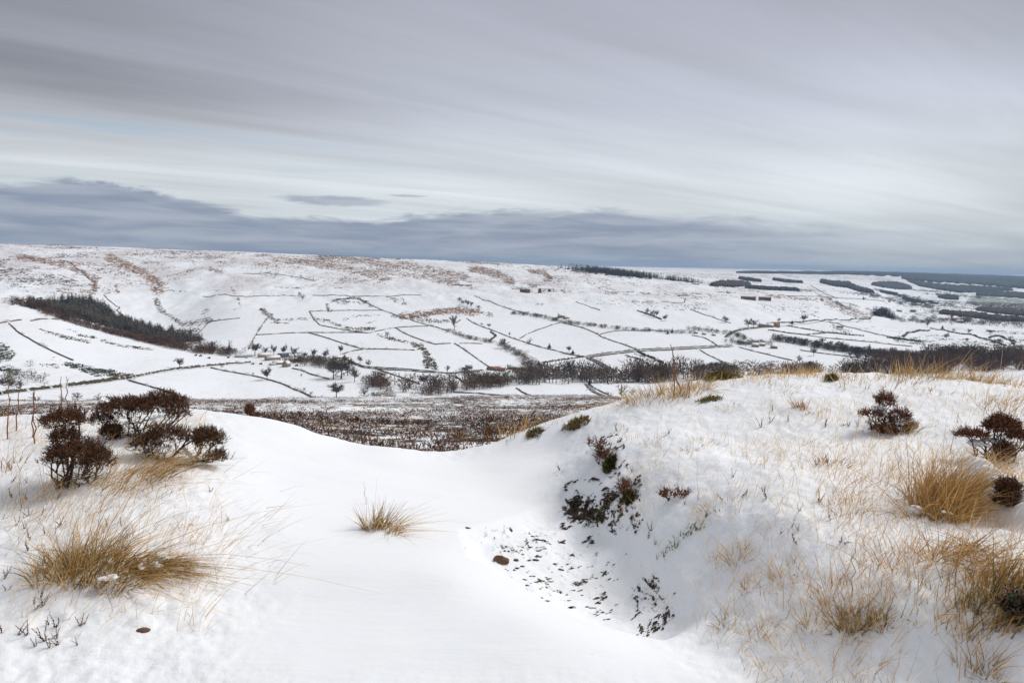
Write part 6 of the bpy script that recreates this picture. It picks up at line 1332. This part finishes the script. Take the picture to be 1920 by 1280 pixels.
def crumbs(label, poly, n_, s, dirn, zref=-.1, strk=.5):
    P = np.array(plan(poly, zref)); lo, hi = P.min(0), P.max(0); q = rng.uniform(lo, hi, (n_ * 8, 2)); q = q[poly_dist(q[:, 0], q[:, 1], P) < 0]
    k = fbm(q[:, 0] * 9 + q[:, 1] * 4, q[:, 1] * 9 - q[:, 0] * 4, 3, 71, .7) + rng.uniform(-.12, .12, len(q)) > .26; q = q[k][:n_]; m_ = len(q)
    z = H(q[:, 0], q[:, 1]); g = Geo(); O = np.array([(1,0,0),(0,1,0),(-1,0,0),(0,-1,0),(0,0,1)], float); Tt = np.array([(0,1,4),(1,2,4),(2,3,4),(3,0,4)])
    c, s_ = math.cos(dirn), math.sin(dirn); sz = (.25 + 1.5 * rng.uniform(0, 1, (m_, 1, 1)) ** 3) * s * 1.15; Vv = (O[None] + rng.normal(size=(m_, 5, 3)) * .25) * np.array([1.9, .7, .55]) * sz
    Vr = np.stack([Vv[..., 0] * c - Vv[..., 1] * s_, Vv[..., 0] * s_ + Vv[..., 1] * c, Vv[..., 2]], -1) + np.stack([q[:, 0], q[:, 1], z - .001], 1)[:, None]
    col = np.array((.045, .030, .022)) * rng.uniform(.5, 1.7, (m_, 1, 1)) * np.ones((1, 5, 3))
    g.add(Vr.reshape(-1, 3), (Tt[None] + (np.arange(m_) * 5)[:, None, None]).reshape(-1, 3), col.reshape(-1, 3)); link('soil_crumbs', g.mesh('soil_crumbs', M['rock']), label=label, category='soil', kind='stuff')
crumbs('dark soil crumbs streaking down under the bank overhang', [(1060,930),(1110,938),(1170,985),(1165,1000),(1110,995),(1050,975)], 900, .0085, .5)
crumbs('dark soil crumbs on the upper bank edge', [(1120,835),(1150,850),(1200,920),(1208,980),(1180,1000),(1160,930)], 380, .0085, 1.1, .1)
crumbs('fine dark crumbs scattered around the rounded stone', [(870,1000),(960,985),(1060,985),(1050,1060),(930,1060)], 300, .0075, .3)
crumbs('short streak of dark crumbs in the hollow floor', [(1062,1100),(1138,1068),(1143,1078),(1075,1108)], 90, .0075, .5)
crumbs('dark flecks on the lower bank face', [(1195,1080),(1240,1068),(1275,1120),(1230,1165),(1170,1150),(1170,1110)], 300, .0075, .9, 0)
crumbs('sparse dark flecks over the hollow floor', [(880,1000),(1150,960),(1180,1120),(1010,1140)], 280, .0055, .4)

# heather moor beyond the drift: low dark clumps with snow lodged in them
def moor_cover(label, n_, r0_, r1_, az0, az1, size, tris, wht, dens_s, name='moor_heather'):
    a = rng.uniform(R_(az0), R_(az1), n_ * 4); r_ = np.sqrt(rng.uniform(r0_ ** 2, r1_ ** 2, n_ * 4)) if r1_ / r0_ < 3 else np.exp(rng.uniform(math.log(r0_), math.log(r1_), n_ * 4))
    x, y = np.sin(a) * r_, np.cos(a) * r_; k = fbm(x / dens_s, y / dens_s, 3, 91) + .5 * fbm(x / .9, y / .9, 2, 92) + rng.uniform(-.25, .35, len(x)) > .16; x, y, r_ = x[k][:n_], y[k][:n_], r_[k][:n_]; m_ = len(x)
    z = H(x, y); sc = size * rng.uniform(.6, 1.4, m_) * np.clip(r_ / r0_, 1, 6) ** .45
    v = rng.normal(size=(m_, tris, 3)); v /= np.linalg.norm(v, axis=2, keepdims=True); v[..., 2] = np.abs(v[..., 2]) * .5
    c = v * (rng.uniform(.5, 1, (m_, tris, 1)) * sc[:, None, None]) + np.stack([x, y, z], 1)[:, None]
    d = v + (0, 0, .25) + rng.normal(size=v.shape) * .8; d /= np.linalg.norm(d, axis=2, keepdims=True); s_ = np.cross(d, rng.normal(size=d.shape)); s_ /= np.linalg.norm(s_, axis=2, keepdims=True)
    L = sc[:, None, None] * rng.uniform(.09, .27, (m_, tris, 1)); w = L * .27
    V = np.stack([c - s_ * w, c + s_ * w, c + d * L], 2); base_c = np.where(rng.uniform(size=(m_, 1, 1)) < .14, np.array((.24, .13, .05)), np.where(rng.uniform(size=(m_, 1, 1)) < .3, np.array((.075,.055,.03)), np.array((.12, .048, .028))))
    col = base_c * rng.uniform(.5, 1.6, (m_, tris, 1)); white = (rng.uniform(size=(m_, tris, 1)) < wht); col = np.where(white, np.array(SN), col)
    g = Geo(); g.add(V.reshape(-1, 3), np.arange(m_ * tris * 3).reshape(-1, 3), np.repeat(col.reshape(-1, 3), 3, 0)); link(name, g.mesh(name, M['heather']), label=label, category='heather', kind='stuff')
moor_cover('knee high heather patch just beyond the drift lip', 520, 8.6, 20, -24, 14, .16, 110, .24, 2.2)
moor_cover('heather moor rolling away beyond the drift', 2600, 18, 60, -42, 16, .21, 44, .25, 3)
moor_cover('far edge of the heather moor before the valley drops', 4600, 55, 150, -44, 18, .32, 16, .22, 6)
moor_cover('thin heather cover on the moor behind the bushes', 420, 9, 20, -44, -24, .13, 60, .25, 2.2)

q_ = rng.uniform(size=(4000, 2)); a_ = R_(-24) + q_[:, 0] * R_(36); r_ = 8.7 + q_[:, 1] ** 1.3 * 12; x_, y_ = np.sin(a_) * r_, np.cos(a_) * r_
k_ = fbm(x_ / 1.3, y_ / 1.3, 3, 92) + .5 * fbm(x_ / 3, y_ / 3, 2, 93) > .05; x_, y_ = x_[k_][:260], y_[k_][:260]; g = Geo()
for cx_, cy_ in zip(x_, y_):
    n_ = 16; o_ = rng.normal(size=(n_, 2)) * .11; rt = np.stack([cx_ + o_[:, 0], cy_ + o_[:, 1], H(cx_ + o_[:, 0], cy_ + o_[:, 1]) + rng.uniform(0, .09, n_)], 1)
    place_sprigs(g, rt, rng.normal(size=(n_, 3)) * .6 + (0, 0, .8), rng.uniform(.07, .16, n_), SPR, 1.0)
link('moor_heather', g.mesh('moor_heather', M['heather']), label='upright heather shoots on the moor just past the drift lip', category='heather', kind='stuff')

# rushes, bracken and heather showing through the snow of the far slopes
def flecks(label, wanted, n_, size, zr_=(650, 4200)):
    a = rng.uniform(R_(-40), R_(40), n_); r_ = zr_[0] * (zr_[1] / zr_[0]) ** rng.uniform(0, 1, n_); x, y = np.sin(a) * r_, np.cos(a) * r_; z = H(x, y); P = np.stack([x, y, z], 1)
    at_ = far_attrs(P); den = at_['veg'] if wanted == 'veg' else at_['thin'] * .35; cl = at_['vegcol'] if wanted == 'veg' else np.tile((.17, .115, .10), (n_, 1))
    nz = .5 + .5 * fbm(x / 14, y / 30, 3, 95) + .35 * fbm(x / 60, y / 140, 2, 96); k = (nz + rng.uniform(-.12, .12, n_)) > .97 - .80 * den
    k &= den > .12; P = P[k]; cl = cl[k]; m_ = len(P); sc = size * 1.5 * rng.uniform(.4, 1.5, m_) * (r_[k] / 1500) ** .5
    tr = 3; o = rng.normal(size=(m_, tr, 3)) * sc[:, None, None] * (.7, .7, .0); b0 = P[:, None] + o; sd = rng.normal(size=(m_, tr, 3)) * (1, 1, 0); sd /= np.linalg.norm(sd, axis=2, keepdims=True)
    w = sc[:, None, None] * rng.uniform(.4, 1.0, (m_, tr, 1)); tip = b0 + rng.normal(size=(m_, tr, 3)) * .2 * w; tip[..., 2] += (sc[:, None] * rng.uniform(.3, .8, (m_, tr)))
    V = np.stack([b0 - sd * w, b0 + sd * w, tip], 2); V[..., :2, 2] -= .1; col = cl[:, None] * rng.uniform(.5, 1.5, (m_, tr, 1)); g = Geo()
    g.add(V.reshape(-1, 3), np.arange(m_ * tr * 3).reshape(-1, 3), np.repeat(col.reshape(-1, 3), 3, 0)); link('hillside_growth', g.mesh('hillside_growth', M['wood']), label=label, category='ground cover', kind='stuff')
flecks('rushes, bracken and gorse showing through the snow of the dale side', 'veg', 420000, 1.0)
flecks('faint stalks peppering the thin snow high on the dale side', 'thin', 260000, .8, (1500, 4500))
# ------------------------------------------------------------------ the air between here and the far hills
hm = bpy.data.materials.new('haze'); hm.use_nodes = True; hn = hm.node_tree; hn.nodes.clear()
pv = hn.nodes.new('ShaderNodeVolumePrincipled'); pv.inputs['Color'].default_value = (0.50, 0.72, 1.0, 1); pv.inputs['Density'].default_value = 5.5e-5; pv.inputs['Anisotropy'].default_value = 0.2
ho = hn.nodes.new('ShaderNodeOutputMaterial'); hn.links.new(pv.outputs[0], ho.inputs['Volume'])
zs = [min(v for v in ZG.ravel()) - 40, 75.0]; Rh = 26000.0
g = Geo(); add_box(g, -Rh, Rh, -Rh, Rh, zs[0], zs[1], (1, 1, 1)); hz_o = link('haze', g.mesh('haze', None), kind='stuff', label='thin blue winter haze filling the valley air', category='haze'); hz_o.data.materials.append(hm)
